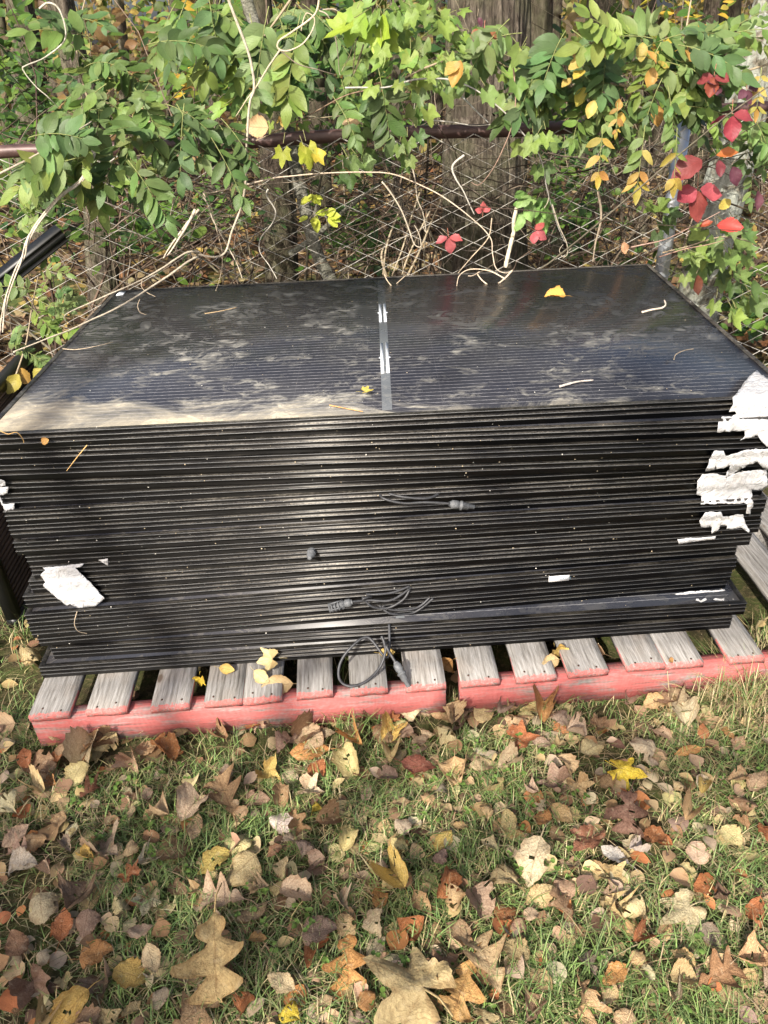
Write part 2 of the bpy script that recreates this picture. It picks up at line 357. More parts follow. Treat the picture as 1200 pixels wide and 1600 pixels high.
def glass_mat(dirty=True):
    m, ns, ls, b = newmat('dusty_solar_glass' if dirty else 'solar_glass'); tc = N(ns, 'ShaderNodeTexCoord').outputs['Object']
    sep = N(ns, 'ShaderNodeSeparateXYZ'); ls.new(tc, sep.inputs[0]); x, y = sep.outputs[0], sep.outputs[1]
    # y runs 0 (front edge) .. W_, x 0 .. L_
    fy = mth(ns, ls, 'FRACT', mth(ns, ls, 'MULTIPLY', y, 1/0.0186)); line = mth(ns, ls, 'LESS_THAN', fy, 0.10)
    dash = ramp(ns, ls, noise_tex(ns, ls, tc, 60, 3, 0.6, 0, (1.2, 9, 1)), [(0.40, 0.35), (0.62, 1.0)])
    cx = mth(ns, ls, 'LESS_THAN', mth(ns, ls, 'FRACT', mth(ns, ls, 'MULTIPLY', x, 1/0.1665)), 0.012)
    mg = mth(ns, ls, 'MULTIPLY', mth(ns, ls, 'MULTIPLY', mth(ns, ls, 'GREATER_THAN', y, 0.030), mth(ns, ls, 'LESS_THAN', y, W_-0.030)),
             mth(ns, ls, 'MULTIPLY', mth(ns, ls, 'GREATER_THAN', x, 0.030), mth(ns, ls, 'LESS_THAN', x, L_-0.030)))
    gap = mth(ns, ls, 'LESS_THAN', mth(ns, ls, 'ABSOLUTE', mth(ns, ls, 'SUBTRACT', x, L_/2)), 0.011)
    cell = mixc(ns, ls, noise_tex(ns, ls, tc, 3, 3), (0.006, 0.007, 0.012), (0.012, 0.014, 0.024))
    c = mixc(ns, ls, mth(ns, ls, 'MULTIPLY', mth(ns, ls, 'MULTIPLY', line, mg), mth(ns, ls, 'MULTIPLY', dash, 0.9)), cell, (0.24, 0.24, 0.25))
    c = mixc(ns, ls, mth(ns, ls, 'MULTIPLY', cx, mth(ns, ls, 'MULTIPLY', mg, 0.15)), c, (0.10, 0.10, 0.11))
    c = mixc(ns, ls, mth(ns, ls, 'MULTIPLY', gap, mg), c, (0.085, 0.095, 0.105))
    # dust: thin film, wiped streaks, muddy silt that dried in the front left corner
    big = noise_tex(ns, ls, tc, 2.6, 5, 0.6, 0.4); mid = noise_tex(ns, ls, tc, 5.5, 8, 0.70, 0.9, (0.8, 1.2, 1)); fine = noise_tex(ns, ls, tc, 240, 4, 0.7)
    streak = noise_tex(ns, ls, tc, 17, 9, 0.74, 1.1, (0.8, 1.1, 1))
    film = mth(ns, ls, 'MULTIPLY', ramp(ns, ls, big, [(0.30, 0.2), (0.7, 1.0)]), 0.09)
    st = mth(ns, ls, 'MULTIPLY', mth(ns, ls, 'MULTIPLY', ramp(ns, ls, streak, [(0.49, 0.0), (0.66, 1.0)]), ramp(ns, ls, mid, [(0.45, 0.0), (0.58, 1.0)])), 0.80)
    corner = mth(ns, ls, 'SUBTRACT', mth(ns, ls, 'SUBTRACT', 1.0, mth(ns, ls, 'MULTIPLY', y, 3.0)), mth(ns, ls, 'MULTIPLY', x, 0.62))
    edge = mth(ns, ls, 'SUBTRACT', 0.42, mth(ns, ls, 'MULTIPLY', y, 5.0))
    sl = mth(ns, ls, 'ADD', mth(ns, ls, 'MAXIMUM', corner, edge), mth(ns, ls, 'MULTIPLY', mth(ns, ls, 'SUBTRACT', mid, 0.5), 2.2))
    silt = mth(ns, ls, 'MULTIPLY', ramp(ns, ls, sl, [(0.22, 0.0), (0.95, 1.0)]), ramp(ns, ls, fine, [(0.3, 0.75), (0.7, 1.0)]))
    d = mth(ns, ls, 'MINIMUM', mth(ns, ls, 'ADD', mth(ns, ls, 'ADD', film, st), mth(ns, ls, 'MULTIPLY', silt, 0.85 if dirty else 0.0)), 0.92 if dirty else 0.12)
    c = mixc(ns, ls, d, c, mixc(ns, ls, silt, (0.30, 0.29, 0.25), (0.38, 0.33, 0.235)))
    ls.new(c, b.inputs['Base Color'])
    ls.new(mth(ns, ls, 'MINIMUM', mth(ns, ls, 'ADD', 0.20, mth(ns, ls, 'MULTIPLY', d, 1.1)), 0.9), b.inputs['Roughness'])
    b.inputs['Specular IOR Level'].default_value = 0.4
    bump(ns, ls, mth(ns, ls, 'MULTIPLY', d, fine), 0.15, 0.001, b); return m
M_GLASS = glass_mat(); M_GLASSP = glass_mat(False)
M_WHITE = simple('white_busbar_tape', (0.72, 0.76, 0.80), 0.45, 0, 0.05)
def panel_meshes(L, W, H, g=0.0115):
    # profile (inset from the outer face, height, ridge?) from bottom inner flange round to the glass rebate
    P = [(0.028, 0.0, 0), (0.0006, 0.0, 0)]
    for z0 in (0.0118, 0.0242):
        P += [(0.0004, z0-0.0006, 0), (-0.0010, z0, 1), (-0.0010, z0+0.0015, 1), (0.0004, z0+0.0019, 0)]
    P += [(0.0004, H-0.0020, 0), (-0.0010, H-0.0016, 1), (-0.0010, H-0.0002, 1), (-0.0004, H, 0)]
    P += [(0.0012, H, 0), (g, H, 0), (g, H-0.0015, 0), (g, H-0.006, 0), (0.003, H-0.006, 0), (0.003, 0.002, 0), (0.028, 0.002, 0)]
    bag = Bag(); V = []
    for d, z, _ in P: V += [(d, d, z), (L-d, d, z), (L-d, W-d, z), (d, W-d, z)]
    n = len(P); bag.v = [np.array(V)]; bag.c = [np.ones((len(V), 4))]; bag.u = [np.zeros((len(V), 2))]; bag.n = len(V)
    for i in range(n):
        j = (i+1) % n; rid = 1 if (P[i][2] and P[j][2]) else 0
        for s in range(4):
            t = (s+1) % 4; bag.f.append((i*4+s, i*4+t, j*4+t, j*4+s)); bag.m.append(rid)
    fm = bag.mesh('frame')
    gbg = Bag(); V, Fc = box_vf(g-0.001, L-g+0.001, g-0.001, W-g+0.001, H-0.0052, H-0.0013); gbg.add(V, Fc); gm = gbg.mesh('glass')
    fm.materials.append(M_FRAME); fm.materials.append(M_RIDGE); gm.materials.append(M_GLASSP)
    return fm, gm
PF, PG = panel_meshes(L_, W_, FH); PG0 = PG.copy(); PG0.materials.clear(); PG0.materials.append(M_GLASS)
ORD = ['topmost', 'second', 'third', 'fourth', 'fifth', 'sixth', 'seventh', 'eighth', 'ninth', 'tenth', 'eleventh', 'twelfth', 'thirteenth', 'fourteenth', 'fifteenth', 'sixteenth', 'seventeenth']
PANELS = []; JY = [0, -.008, -.016, .014, .004, -.010, .004, -.011, .002, -.014, 0, .004, -.012, -.003, .010, 0, 0]; JA = [0, .002, 0, -.020, 0, .004, .003, -.003, .002, 0, -.003, .004, .002, -.002, 0, 0, 0]
POSE = [(x, y+j, a+JA[k]) for k, ((x, y, a), j) in enumerate(zip(POSE, JY))]
for i, (x, y, a) in enumerate(POSE):
    z = STACK_TOP-PH*(i+1)
    if i == 0: lb = 'topmost black solar panel, its dusty striped glass in full view'
    elif i == 16: lb = 'bottom black solar panel of the stack, lying directly on the pallet boards'
    elif i == 15: lb = 'second black solar panel from the bottom, its dark ledge sticking out at the right'
    else: lb = '%s black solar panel down from the top of the stack' % ORD[i]
    p = empty('solar_panel', (x, y, z), lb, 'solar panel', 'solar panels stacked on the pallets', a)
    f = bpy.data.objects.new('frame', PF); C.objects.link(f); f.parent = p
    gl = bpy.data.objects.new('glass', PG if i else PG0); C.objects.link(gl); gl.parent = p
    PANELS.append((p, x, y, a, z))
# parts only the top panel shows: white bus bar pieces in its centre gap, corner sticker
p0 = PANELS[0][0]; inv0 = Matrix.Translation((POSE[0][0], POSE[0][1], PANELS[0][4])) @ Matrix.Rotation(POSE[0][2], 4, 'Z'); inv0 = inv0.inverted()
def on_top(px, py, dz=0.0): return at_z(px, py, STACK_TOP+dz)
for (ya, yb) in ((474, 502), (535, 582)):
    la = inv0 @ on_top(597, ya); lb = inv0 @ on_top(598, yb)
    for s in (-1, 1):
        bg = Bag(); cx = L_/2+s*0.0068
        V, Fc = box_vf(cx-0.0036, cx+0.0036, lb.y, la.y, FH-0.0013, FH-0.0007); bg.add(V, Fc)
        V, Fc = box_vf(cx+s*0.0036 if s > 0 else cx-0.0075, cx+0.0075 if s > 0 else cx-0.0036, (la.y+lb.y)/2-0.004, (la.y+lb.y)/2+0.004, FH-0.0013, FH-0.0008); bg.add(V, Fc)
        bg.build('bus_bar', M_WHITE, p0)
bg = Bag(); V, Fc = box_vf(0.018, 0.040, W_-0.055, W_-0.018, FH-0.0012, FH-0.0006); bg.add(V, Fc); bg.build('corner_sticker', M_WHITE, p0)

def front_hit(px, py, off=0.003):
    """where the sight line meets the front of the stack, pushed off towards the viewer"""
    d = ray(px, py); best = None
    for (p, x, y, a, z) in PANELS:
        n = Vector((math.sin(a), -math.cos(a), 0)); q = Vector((x, y, z))
        t = (q-O).dot(n)/d.dot(n); P = O+d*t; e = max(z-P.z, P.z-(z+FH), 0)
        if best is None or e < best[0]: best = (e, P+n*off)
    return best[1]
M_LABEL = simple('white_label', (0.8, 0.8, 0.8), 0.5, 0, 0.03)
M_INK = simple('blue_grey_ink', (0.08, 0.13, 0.17), 0.6, 0, 0.05)
# small white serial label on the fourteenth panel's frame
def text_mesh(s, size):
    cu = bpy.data.curves.new('t', 'FONT'); cu.body = s; cu.size = size; cu.extrude = 0.0001; cu.align_x = 'LEFT'
    o = bpy.data.objects.new('t', cu); C.objects.link(o); bpy.context.view_layer.update()
    me = bpy.data.meshes.new_from_object(o.evaluated_get(bpy.context.evaluated_depsgraph_get())); bpy.data.objects.remove(o); return me
A = front_hit(858, 896, 0.002); Bp = front_hit(890, 893.5, 0.002)
best = min(PANELS, key=lambda q: abs(q[4]+FH/2-A.z)); pp, xx, yy, aa, zz = best
mi = (Matrix.Translation((xx, yy, zz)) @ Matrix.Rotation(aa, 4, 'Z')).inverted(); la = mi @ A; lb = mi @ Bp
bg = Bag(); zc = 0.0185; V, Fc = box_vf(la.x, lb.x, -0.0016, -0.0009, zc-0.0085, zc+0.0085); bg.add(V, Fc)
lab = bg.build('serial_label', M_LABEL, pp)
tm = text_mesh('NEJEDN', 0.0105); to = link('printed_text', tm, M_INK, lab); to.location = (la.x+(lb.x-la.x)*0.36, -0.0018, zc-0.0038); to.rotation_euler = (R(90), 0, 0)

# ------------------------------------------------------------------ torn white paper / tape
def paper_mat():
    m, ns, ls, b = newmat('torn_white_paper'); tc = N(ns, 'ShaderNodeNewGeometry').outputs['Position']
    n = noise_tex(ns, ls, tc, 40, 6, 0.7, 0.5); n2 = noise_tex(ns, ls, tc, 260, 4, 0.7)
    c = mixc(ns, ls, ramp(ns, ls, n, [(0.45, 0.0), (0.75, 0.6)]), (0.42, 0.425, 0.435), (0.31, 0.28, 0.23))
    c = mixc(ns, ls, ramp(ns, ls, n2, [(0.70, 0.0), (0.76, 0.45)]), c, (0.16, 0.13, 0.10))
    ls.new(c, b.inputs['Base Color']); b.inputs['Roughness'].default_value = 0.55
    bump(ns, ls, noise_tex(ns, ls, tc, 28, 3, 0.5, 3.0), 0.8, 0.006, b); return m
M_PAPER = paper_mat()
def inside(p, poly):
    r = False; n = len(poly)
    for i in range(n):
        a, b = poly[i], poly[(i+1) % n]
        if (a[1] > p[1]) != (b[1] > p[1]) and p[0] < (b[0]-a[0])*(p[1]-a[1])/(b[1]-a[1])+a[0]: r = not r
    return r
def torn(name, poly, label, amp=0.006, off=0.005, top_line=None, step=4.0, group=None):
    out = []
    for i in range(len(poly)):
        a, b = Vector(poly[i]), Vector(poly[(i+1) % len(poly)]); k = max(1, int((b-a).length/3.0))
        for q in range(k):
            p = a.lerp(b, q/k)
            if q: p += Vector((rnd.uniform(-.5, .5), rnd.uniform(-.5, .5)))
            out.append(p)
    n = len(out); pts = list(out); xs = [p[0] for p in poly]; ys = [p[1] for p in poly]; x = min(xs)
    while x < max(xs):
        y = min(ys)
        while y < max(ys):
            q = (x+rnd.uniform(-1, 1), y+rnd.uniform(-1, 1))
            if inside(q, poly) and min((q[0]-o.x)**2+(q[1]-o.y)**2 for o in out) > 4: pts.append(Vector(q))
            y += step
        x += step
    vs, es, fs, *_ = geometry.delaunay_2d_cdt(pts, [], [list(range(n))], 1, 1e-4)
    V = []
    for v in vs:
        q1 = noise.noise(Vector((v.x*.07+v.y*.05, v.y*.10, 3))); r_ = amp*.5*(0.3+0.7*(1-2.2*abs(q1))+0.45*abs(math.sin((v.x*.5+v.y*.8)*.22+q1*6))+0.12*noise.noise(Vector((v.x*.3, v.y*.3, 9))))
        if top_line and v.y < top_line(v.x): P = on_top(v.x, v.y)+Vector((0, 0, 0.002+max(0, r_*0.6)))
        else: P = front_hit(v.x, v.y, off+max(-0.002, r_))
        V.append(tuple(P))
    bg = Bag(); bg.add(V, [tuple(f) for f in fs]); o = bg.build(name, M_PAPER, None, True)
    md = o.modifiers.new('thick', 'SOLIDIFY'); md.thickness = 0.0005; md.offset = 1
    return tag(o, label, 'torn paper', group or 'torn white paper remnants on the panel stack')
fl = lambda x: 665-0.0355*x
torn('torn_paper', [(1180, 581), (1202, 597), (1225, 612), (1226, 625), (1240, 640), (1236, 690), (1210, 700), (1193, 693), (1185, 684), (1180, 676), (1153, 684), (1161, 677), (1160, 669), (1117, 671), (1120, 653), (1125, 647), (1139, 647), (1147, 643), (1145, 639), (1135, 639), (1144, 624), (1152, 615), (1163, 599)],
     'largest torn white paper, folded over the top right corner of the stack', 0.010, 0.008, fl)
torn('torn_paper', [(1113, 700), (1127, 700), (1131, 709), (1160, 699), (1181, 698), (1215, 696), (1222, 735), (1200, 732), (1188, 727), (1180, 717), (1157, 727), (1136, 741), (1131, 743), (1133, 735), (1139, 724), (1099, 733), (1104, 721), (1107, 711)],
     'curling torn white strip, second from the top at the right end of the stack', 0.010, 0.007)
torn('torn_paper', [(1087, 748), (1095, 738), (1112, 736), (1128, 740), (1160, 733), (1195, 730), (1197, 758), (1190, 763), (1172, 761), (1174, 785), (1170, 800), (1163, 799), (1165, 785), (1160, 783), (1092, 784), (1094, 772), (1086, 769)],
     'wide torn white paper with a hanging tail, third from the top at the right', 0.008, 0.006)
torn('torn_paper', [(1090, 810), (1100, 797), (1124, 796), (1126, 803), (1136, 804), (1147, 802), (1158, 800), (1162, 815), (1169, 826), (1167, 829), (1155, 820), (1142, 824), (1132, 824), (1133, 817), (1123, 817), (1117, 828), (1109, 830), (1110, 820), (1093, 820)],
     'small ragged white paper, lowest of those stuck at the right end', 0.008, 0.006)
torn('torn_paper', [(1052, 925), (1075, 921), (1130, 918), (1129, 935), (1117, 934), (1107, 932), (1093, 937), (1080, 933), (1053, 937), (1063, 929)],
     'dirty white paper flap on the ledge near the bottom right of the stack', 0.006, 0.006)
torn('torn_paper', [(70, 881), (134, 875), (128, 880), (120, 882), (144, 904), (166, 930), (152, 941), (124, 945), (112, 938), (107, 941), (88, 925), (80, 918), (70, 910), (74, 904), (66, 893), (74, 885)],
     'big flat torn white label near the lower left end of the stack', 0.005, 0.012)
torn('torn_paper', [(154, 874), (169, 872), (169, 883)], 'tiny white paper triangle right of the big torn label', 0.001, 0.002)
torn('torn_paper', [(-12, 742), (0, 743), (12, 750), (12, 755), (2, 758), (16, 757), (15, 768), (2, 770), (8, 785), (25, 783), (25, 792), (11, 797), (0, 773), (-14, 765)],
     'crumpled white paper hanging at the upper left end of the stack', 0.008, 0.006)
torn('paper_scrap', [(1058, 842), (1075, 840), (1098, 839), (1118, 837), (1117, 842), (1090, 845), (1060, 849)], 'thin white paper residue along a ledge at the right, under the ragged paper', 0.001, 0.0015)

# ------------------------------------------------------------------ cables with connectors
M_CABLE = simple('black_cable_rubber', (0.032, 0.033, 0.036), 0.5, 0, 0.45, 90)
M_CONN = simple('dusty_grey_connector', (0.10, 0.105, 0.11), 0.6, 0, 0.35, 150, 0.3)
def conn(P, d, nose=True, ln=0.06, cage=False, parent=None):
    d = Vector(d).normalized(); bg = Bag(); k = 10
    prof = [(0, .0045), (.08, .0065), (.12, .0085), (.34, .0085), (.36, .007), (.42, .007), (.44, .0095), (.50, .0095), (.52, .0075), (.74, .0072), (.76, .005), (.98, .0045), (1.0, .003)]
    pts = [P+d*(ln*t) for t, _ in prof]; ref = Vector((0.2, -0.3, 1)); a = d.cross(ref).normalized(); b = d.cross(a); V = []
    for (t, r), p in zip(prof, pts):
        for j in range(k):
            rr = r*(1.0+(0.12 if j % 2 else 0))*1.12; th = 2*math.pi*j/k; V.append(tuple(p+a*math.cos(th)*rr+b*math.sin(th)*rr))
    n = len(prof); bg.add(V, [(i*k+j, i*k+(j+1) % k, (i+1)*k+(j+1) % k, (i+1)*k+j) for i in range(n-1) for j in range(k)]+[tuple(range(k)), tuple((n-1)*k+j for j in range(k))])
    if cage:
        for j in range(4):
            th = math.pi*j/2+.4; q0 = P+d*ln*.5+(a*math.cos(th)+b*math.sin(th))*.012; q1 = P+d*ln*1.15+(a*math.cos(th)+b*math.sin(th))*.011; tube(bg, [q0, q1], .0018, k=4)
        for t in (.5, .68, .86, 1.02, 1.15):
            tube(bg, [P+d*ln*t+(a*math.cos(x)+b*math.sin(x))*.0115 for x in np.linspace(0, 6.283, 13)], .0016, k=4)
    return bg.build('connector', M_CONN, parent, True)
def cable(label, paths, con, r=0.0031, ln=0.062, cage=False, group='loose solar cables with connectors'):
    root = empty('connector_cable', (0, 0, 0), label, 'cable', group); base = paths[0][0]; root.location = base
    iv = Matrix.Translation(-Vector(base)); bg = Bag()
    for pts in paths: tube(bg, [iv @ p for p in smooth_path(pts, 7)], r, k=8)
    bg.build('cable', M_CABLE, root, True)
    if con: conn(iv @ con[0], con[1], ln=ln, cage=cage, parent=root)
    return root
fh = front_hit
cable('short grey cable with a connector, sticking out of the upper middle of the stack', [[fh(592, 773, -.01), fh(600, 775, .012), fh(630, 779, .02), fh(665, 777, .022), fh(702, 779, .022)], [fh(598, 772, -.01), fh(630, 773, .01), fh(668, 774, .012), fh(690, 772, -.01)]], (fh(700, 779, .022), fh(742, 784, .024)-fh(700, 779, .022)), ln=.062)
p1 = fh(566, 930, .028)
cable('bundled grey cable loops with a caged connector, low in the middle of the front', [[fh(548, 930, .026), fh(575, 930, .02), fh(610, 929, .022), (fh(640, 918, .004))],
      [fh(566, 928, .012), fh(580, 938, .024), fh(605, 941, .022), fh(630, 930, .015), fh(641, 917, .002)], [fh(572, 927, .004), fh(585, 924, .012), fh(612, 922, .01), fh(640, 916, .0)],
      [fh(592, 942, .01), fh(610, 950, .022), fh(645, 949, .02), fh(677, 935, .0)], [fh(596, 941, .016), fh(615, 946, .018), fh(650, 945, .012), fh(672, 933, .0)], [fh(570, 929, .02), fh(566, 924, .03), fh(573, 923, .026), fh(580, 927, .014)]],
      (fh(550, 930, .026), fh(510, 939, .03)-fh(550, 930, .026)), ln=.05, cage=True)
zc = 0.14
cable('black cable loop with a connector hanging out over the pallet boards', [[fh(608, 975, .0), fh(607, 1000, .03), fh(600, 1005, .05), at_z(575, 996, .20), at_z(550, 1010, .19), at_z(532, 1035, .16), at_z(530, 1060, .135), at_z(545, 1072, .128), at_z(570, 1066, .132), at_z(592, 1045, .15), at_z(602, 1020, .18), at_z(600, 1003, .2), at_z(596, 994, .21)],
      [fh(606, 990, .03), at_z(603, 1008, .2), at_z(612, 1025, .18), at_z(621, 1040, .165)]], (at_z(618, 1034, .17), at_z(637, 1070, .132)-at_z(618, 1034, .17)), r=.0036, ln=.068)
rt = empty('cable_plug', fh(488, 862, -.01), 'small grey round plug poking out of the front, left of centre', 'plug', None)
conn(Vector((0, 0, 0)), fh(484, 857, .045)-fh(488, 862, -.01), ln=.05, parent=rt)

# ------------------------------------------------------------------ pallets
def wood_mat(name, red_end, seed=0):
    m, ns, ls, b = newmat(name); tc = N(ns, 'ShaderNodeTexCoord').outputs['Object']; oi = N(ns, 'ShaderNodeObjectInfo')
    add = N(ns, 'ShaderNodeVectorMath', operation='ADD'); cmb = N(ns, 'ShaderNodeCombineXYZ'); r10 = mth(ns, ls, 'MULTIPLY', oi.outputs['Random'], 23.0)
    ls.new(r10, cmb.inputs[0]); ls.new(r10, cmb.inputs[1]); ls.new(tc, add.inputs[0]); ls.new(cmb.outputs[0], add.inputs[1]); v = add.outputs[0]
    d = noise_tex(ns, ls, v, 5, 3, 0.5, 0, (1.2, 0.5, 1))
    sep = N(ns, 'ShaderNodeSeparateXYZ'); ls.new(tc, sep.inputs[0]); axis = 0
    wv = mth(ns, ls, 'SINE', mth(ns, ls, 'ADD', mth(ns, ls, 'MULTIPLY', sep.outputs[0], 520), mth(ns, ls, 'MULTIPLY', d, 75)))
    g = noise_tex(ns, ls, v, 150, 7, 0.75, 0.25, (0.045, 1, 1) if red_end == 'all' else (1, 0.045, 1))
    gr = mth(ns, ls, 'ADD', mth(ns, ls, 'MULTIPLY', wv, 0.025), g)
    c = ramp(ns, ls, gr, [(0.30, (0.06, 0.055, 0.05)), (0.42, (0.165, 0.155, 0.14)), (0.54, (0.245, 0.235, 0.22)), (0.72, (0.34, 0.33, 0.315))])
    br = noise_tex(ns, ls, v, 7, 3); c = mixc(ns, ls, ramp(ns, ls, br, [(0.5, 0.0), (0.7, 0.35)]), c, mixc(ns, ls, 1.0, c, (1.1, 0.9, 0.72), 'MULTIPLY'))
    hs = N(ns, 'ShaderNodeHueSaturation'); ls.new(c, hs.inputs['Color']); ls.new(mth(ns, ls, 'ADD', mth(ns, ls, 'MULTIPLY', oi.outputs['Random'], 0.45), 0.80), hs.inputs['Value']); c = hs.outputs[0]
    # knots
    vo = N(ns, 'ShaderNodeTexVoronoi'); vo.inputs['Scale'].default_value = 6; mp = N(ns, 'ShaderNodeMapping'); mp.inputs['Scale'].default_value = (1.4, 0.7, 0.2); ls.new(v, mp.inputs[0]); ls.new(mp.outputs[0], vo.inputs['Vector'])
    c = mixc(ns, ls, ramp(ns, ls, vo.outputs['Distance'], [(0.045, 0.85), (0.075, 0.0)]), c, (0.10, 0.07, 0.05))
    if red_end == 'all':
        n = noise_tex(ns, ls, v, 34, 8, 0.78, 0.2, (0.22, 1, 1)); rf = ramp(ns, ls, n, [(0.38, 0.02), (0.52, 0.85)]); rf = mth(ns, ls, 'MULTIPLY', rf, ramp(ns, ls, g, [(0.34, 0.35), (0.46, 1.0)]))
        red = mixc(ns, ls, noise_tex(ns, ls, v, 60, 4), (0.36, 0.060, 0.055), (0.50, 0.13, 0.12)); c = mixc(ns, ls, rf, c, red)
    elif red_end:
        nn = noise_tex(ns, ls, v, 90, 5, 0.7); ge = N(ns, 'ShaderNodeNewGeometry'); ns3 = N(ns, 'ShaderNodeSeparateXYZ'); ls.new(ge.outputs['Normal'], ns3.inputs[0])
        sidef = mth(ns, ls, 'MULTIPLY', mth(ns, ls, 'LESS_THAN', mth(ns, ls, 'ABSOLUTE', ns3.outputs[2]), 0.5), 0.075)
        lim = mth(ns, ls, 'ADD', mth(ns, ls, 'SUBTRACT', mth(ns, ls, 'MULTIPLY', nn, 0.045), 0.014), sidef)
        rf = mth(ns, ls, 'LESS_THAN', sep.outputs[1], lim)
        n5 = ramp(ns, ls, noise_tex(ns, ls, v, 150, 5, 0.75), [(0.38, 0.1), (0.55, 0.9)])
        red = mixc(ns, ls, noise_tex(ns, ls, v, 60, 4), (0.42, 0.075, 0.065), (0.58, 0.17, 0.15)); c = mixc(ns, ls, mth(ns, ls, 'MULTIPLY', rf, n5), c, red)
    ls.new(c, b.inputs['Base Color']); b.inputs['Roughness'].default_value = 0.85; b.inputs['Specular IOR Level'].default_value = 0.2
    bump(ns, ls, gr, 0.9, 0.004, b); return m
M_BOARD = wood_mat('weathered_board', True); M_RED = wood_mat('red_painted_wood', 'all'); M_WOOD = wood_mat('weathered_block', False)
M_NAIL = simple('rusty_nail', (0.09, 0.05, 0.035), 0.7, 0.3)
PT = STACK_TOP-17*PH-0.0015       # top of the pallet boards
def board_mesh(w_, l_, t_, seed):
    r = random.Random(seed); nx, ny = 5, 14; V = []; Fc = []
    for s in (0, 1):
        for j in range(ny+1):
            for i in range(nx+1):
                x = w_*i/nx; y = l_*j/ny
                if i in (0, nx): x += (noise.noise(Vector((seed, y*7, i)))*0.003)
                if j == 0: y += noise.noise(Vector((seed*3.1, x*30, 1)))*0.004
                z = (-t_ if s == 0 else 0)+(-0.0012 if s and i in (0, nx) else 0)
                V.append((x, y, z))
    m_ = (nx+1)*(ny+1); a = lambda s, i, j: s*m_+j*(nx+1)+i
    for j in range(ny):
        for i in range(nx): Fc += [(a(1, i, j), a(1, i+1, j), a(1, i+1, j+1), a(1, i, j+1)), (a(0, i, j), a(0, i, j+1), a(0, i+1, j+1), a(0, i+1, j))]
        Fc += [(a(0, 0, j), a(1, 0, j), a(1, 0, j+1), a(0, 0, j+1)), (a(0, nx, j), a(0, nx, j+1), a(1, nx, j+1), a(1, nx, j))]
    for i in range(nx): Fc += [(a(0, i, 0), a(0, i+1, 0), a(1, i+1, 0), a(1, i, 0)), (a(0, i, ny), a(1, i, ny), a(1, i+1, ny), a(0, i+1, ny))]
    b = Bag(); b.add(V, Fc); return b
def pallet(pA, pB, spans, label, extra=[]):
    A = at_z(*pA, PT); B = at_z(*pB, PT); ang = math.atan2((B-A).y, (B-A).x); d = Vector((math.cos(ang), math.sin(ang), 0))
    root = empty('wooden_pallet', A, label, 'pallet', 'wooden pallets under the panel stack', ang)
    iv = (Matrix.Translation(A) @ Matrix.Rotation(ang, 4, 'Z')).inverted(); xs = []
    for k, (a, b) in enumerate(spans):
        t = lambda p: (iv @ at_z(p, pA[1]+(pB[1]-pA[1])*(p-pA[0])/(pB[0]-pA[0]), PT)).x
        xs.append((t(a), t(b)))
    xs += extra; x1 = max(x for _, x in xs)
    for k, (a, b) in enumerate(xs):
        bb = board_mesh(b-a, 1.16, 0.0175, k+int(pA[0])).build('deck_board', M_BOARD, root); bb.location = (a, rnd.uniform(-.004, .004), rnd.uniform(-.0012, 0)); bb.rotation_euler = (0, 0, rnd.uniform(-.012, .012))
        for q in (rnd.uniform(.2, .32), rnd.uniform(.68, .8)):
            yy_ = rnd.uniform(.012, .026); ng = Bag(); cc_ = (b-a)*q; ng.add([(cc_+.0026*math.cos(t), yy_+.0034*math.sin(t), z_) for z_ in (-.001, .0006) for t in np.linspace(0, 5.5, 8)], [tuple(range(8, 16))]+[(i_, (i_+1) % 8, 8+(i_+1) % 8, 8+i_) for i_ in range(8)])
            ng.build('nail', M_NAIL, bb)
    for k, y0 in enumerate((0.006, 0.56, 1.11)):
        b = Bag(); n = 24
        for s in range(n):
            pass
        h = 0.092; pts = []
        V = []; Fc = []
        for i in range(n+1):
            x = x1*i/n; wv = 0.0012*noise.noise(Vector((x*6, y0*9, 2)))
            V += [(x, y0+wv, -0.019-h), (x, y0+wv, -0.019), (x, y0+0.038, -0.019), (x, y0+0.038, -0.019-h)]
        Fc = [(4*i+q, 4*i+4+q, 4*i+4+(q+1) % 4, 4*i+(q+1) % 4) for i in range(n) for q in range(4)]+[(0, 1, 2, 3), (4*n+3, 4*n+2, 4*n+1, 4*n)]
        b.add(V, Fc); b.build('stringer', M_RED if k == 0 else M_WOOD, root)
    return root
pallet((43, 1120), (697, 1069), [(43, 106), (133, 197), (235, 295), (318, 378), (379, 440), (463, 520), (547, 606), (634, 697)], 'left wooden pallet with red painted front edge, its grey boards showing below the stack')
pallet((720, 1067), (1145, 1031), [(720, 781), (807, 870), (889, 952), (982, 1041), (1043, 1101), (1142, 1196)], 'right wooden pallet with red painted front edge, boards reaching past the stack at the right', [(0.875, 0.975), (1.02, 1.12)])

# ------------------------------------------------------------------ chain link fence
RAIL_Z = 1.15
A = at_z(0, 240, RAIL_Z); B = at_z(922, 195, RAIL_Z)
fa = math.atan2((B-A).y, (B-A).x); fd = Vector((math.cos(fa), math.sin(fa), 0)); fnrm = Vector((-math.sin(fa), math.cos(fa), 0))
def on_fence(px, py, off=0.0):      # off > 0: towards the viewer
    d = ray(px, py); t = (A-fnrm*off-O).dot(fnrm)/d.dot(fnrm); return O+d*t
M_RAIL = simple('brown_painted_rail', (0.085, 0.048, 0.042), 0.45, 0.2, 0.35, 25, 0.25, 90)
M_GALV = simple('galvanised_steel', (0.50, 0.53, 0.56), 0.42, 0.75, 0.18, 14)
M_WIRE = simple('weathered_chain_wire', (0.46, 0.44, 0.39), 0.6, 0.1, 0.4, 12)
fence = empty('chain_link_fence', (A.x, A.y, 0), 'rusty chain link fence with brown top rail and galvanised post, behind the stack', 'fence', None, 0)
iF = Matrix.Translation(-fence.location)
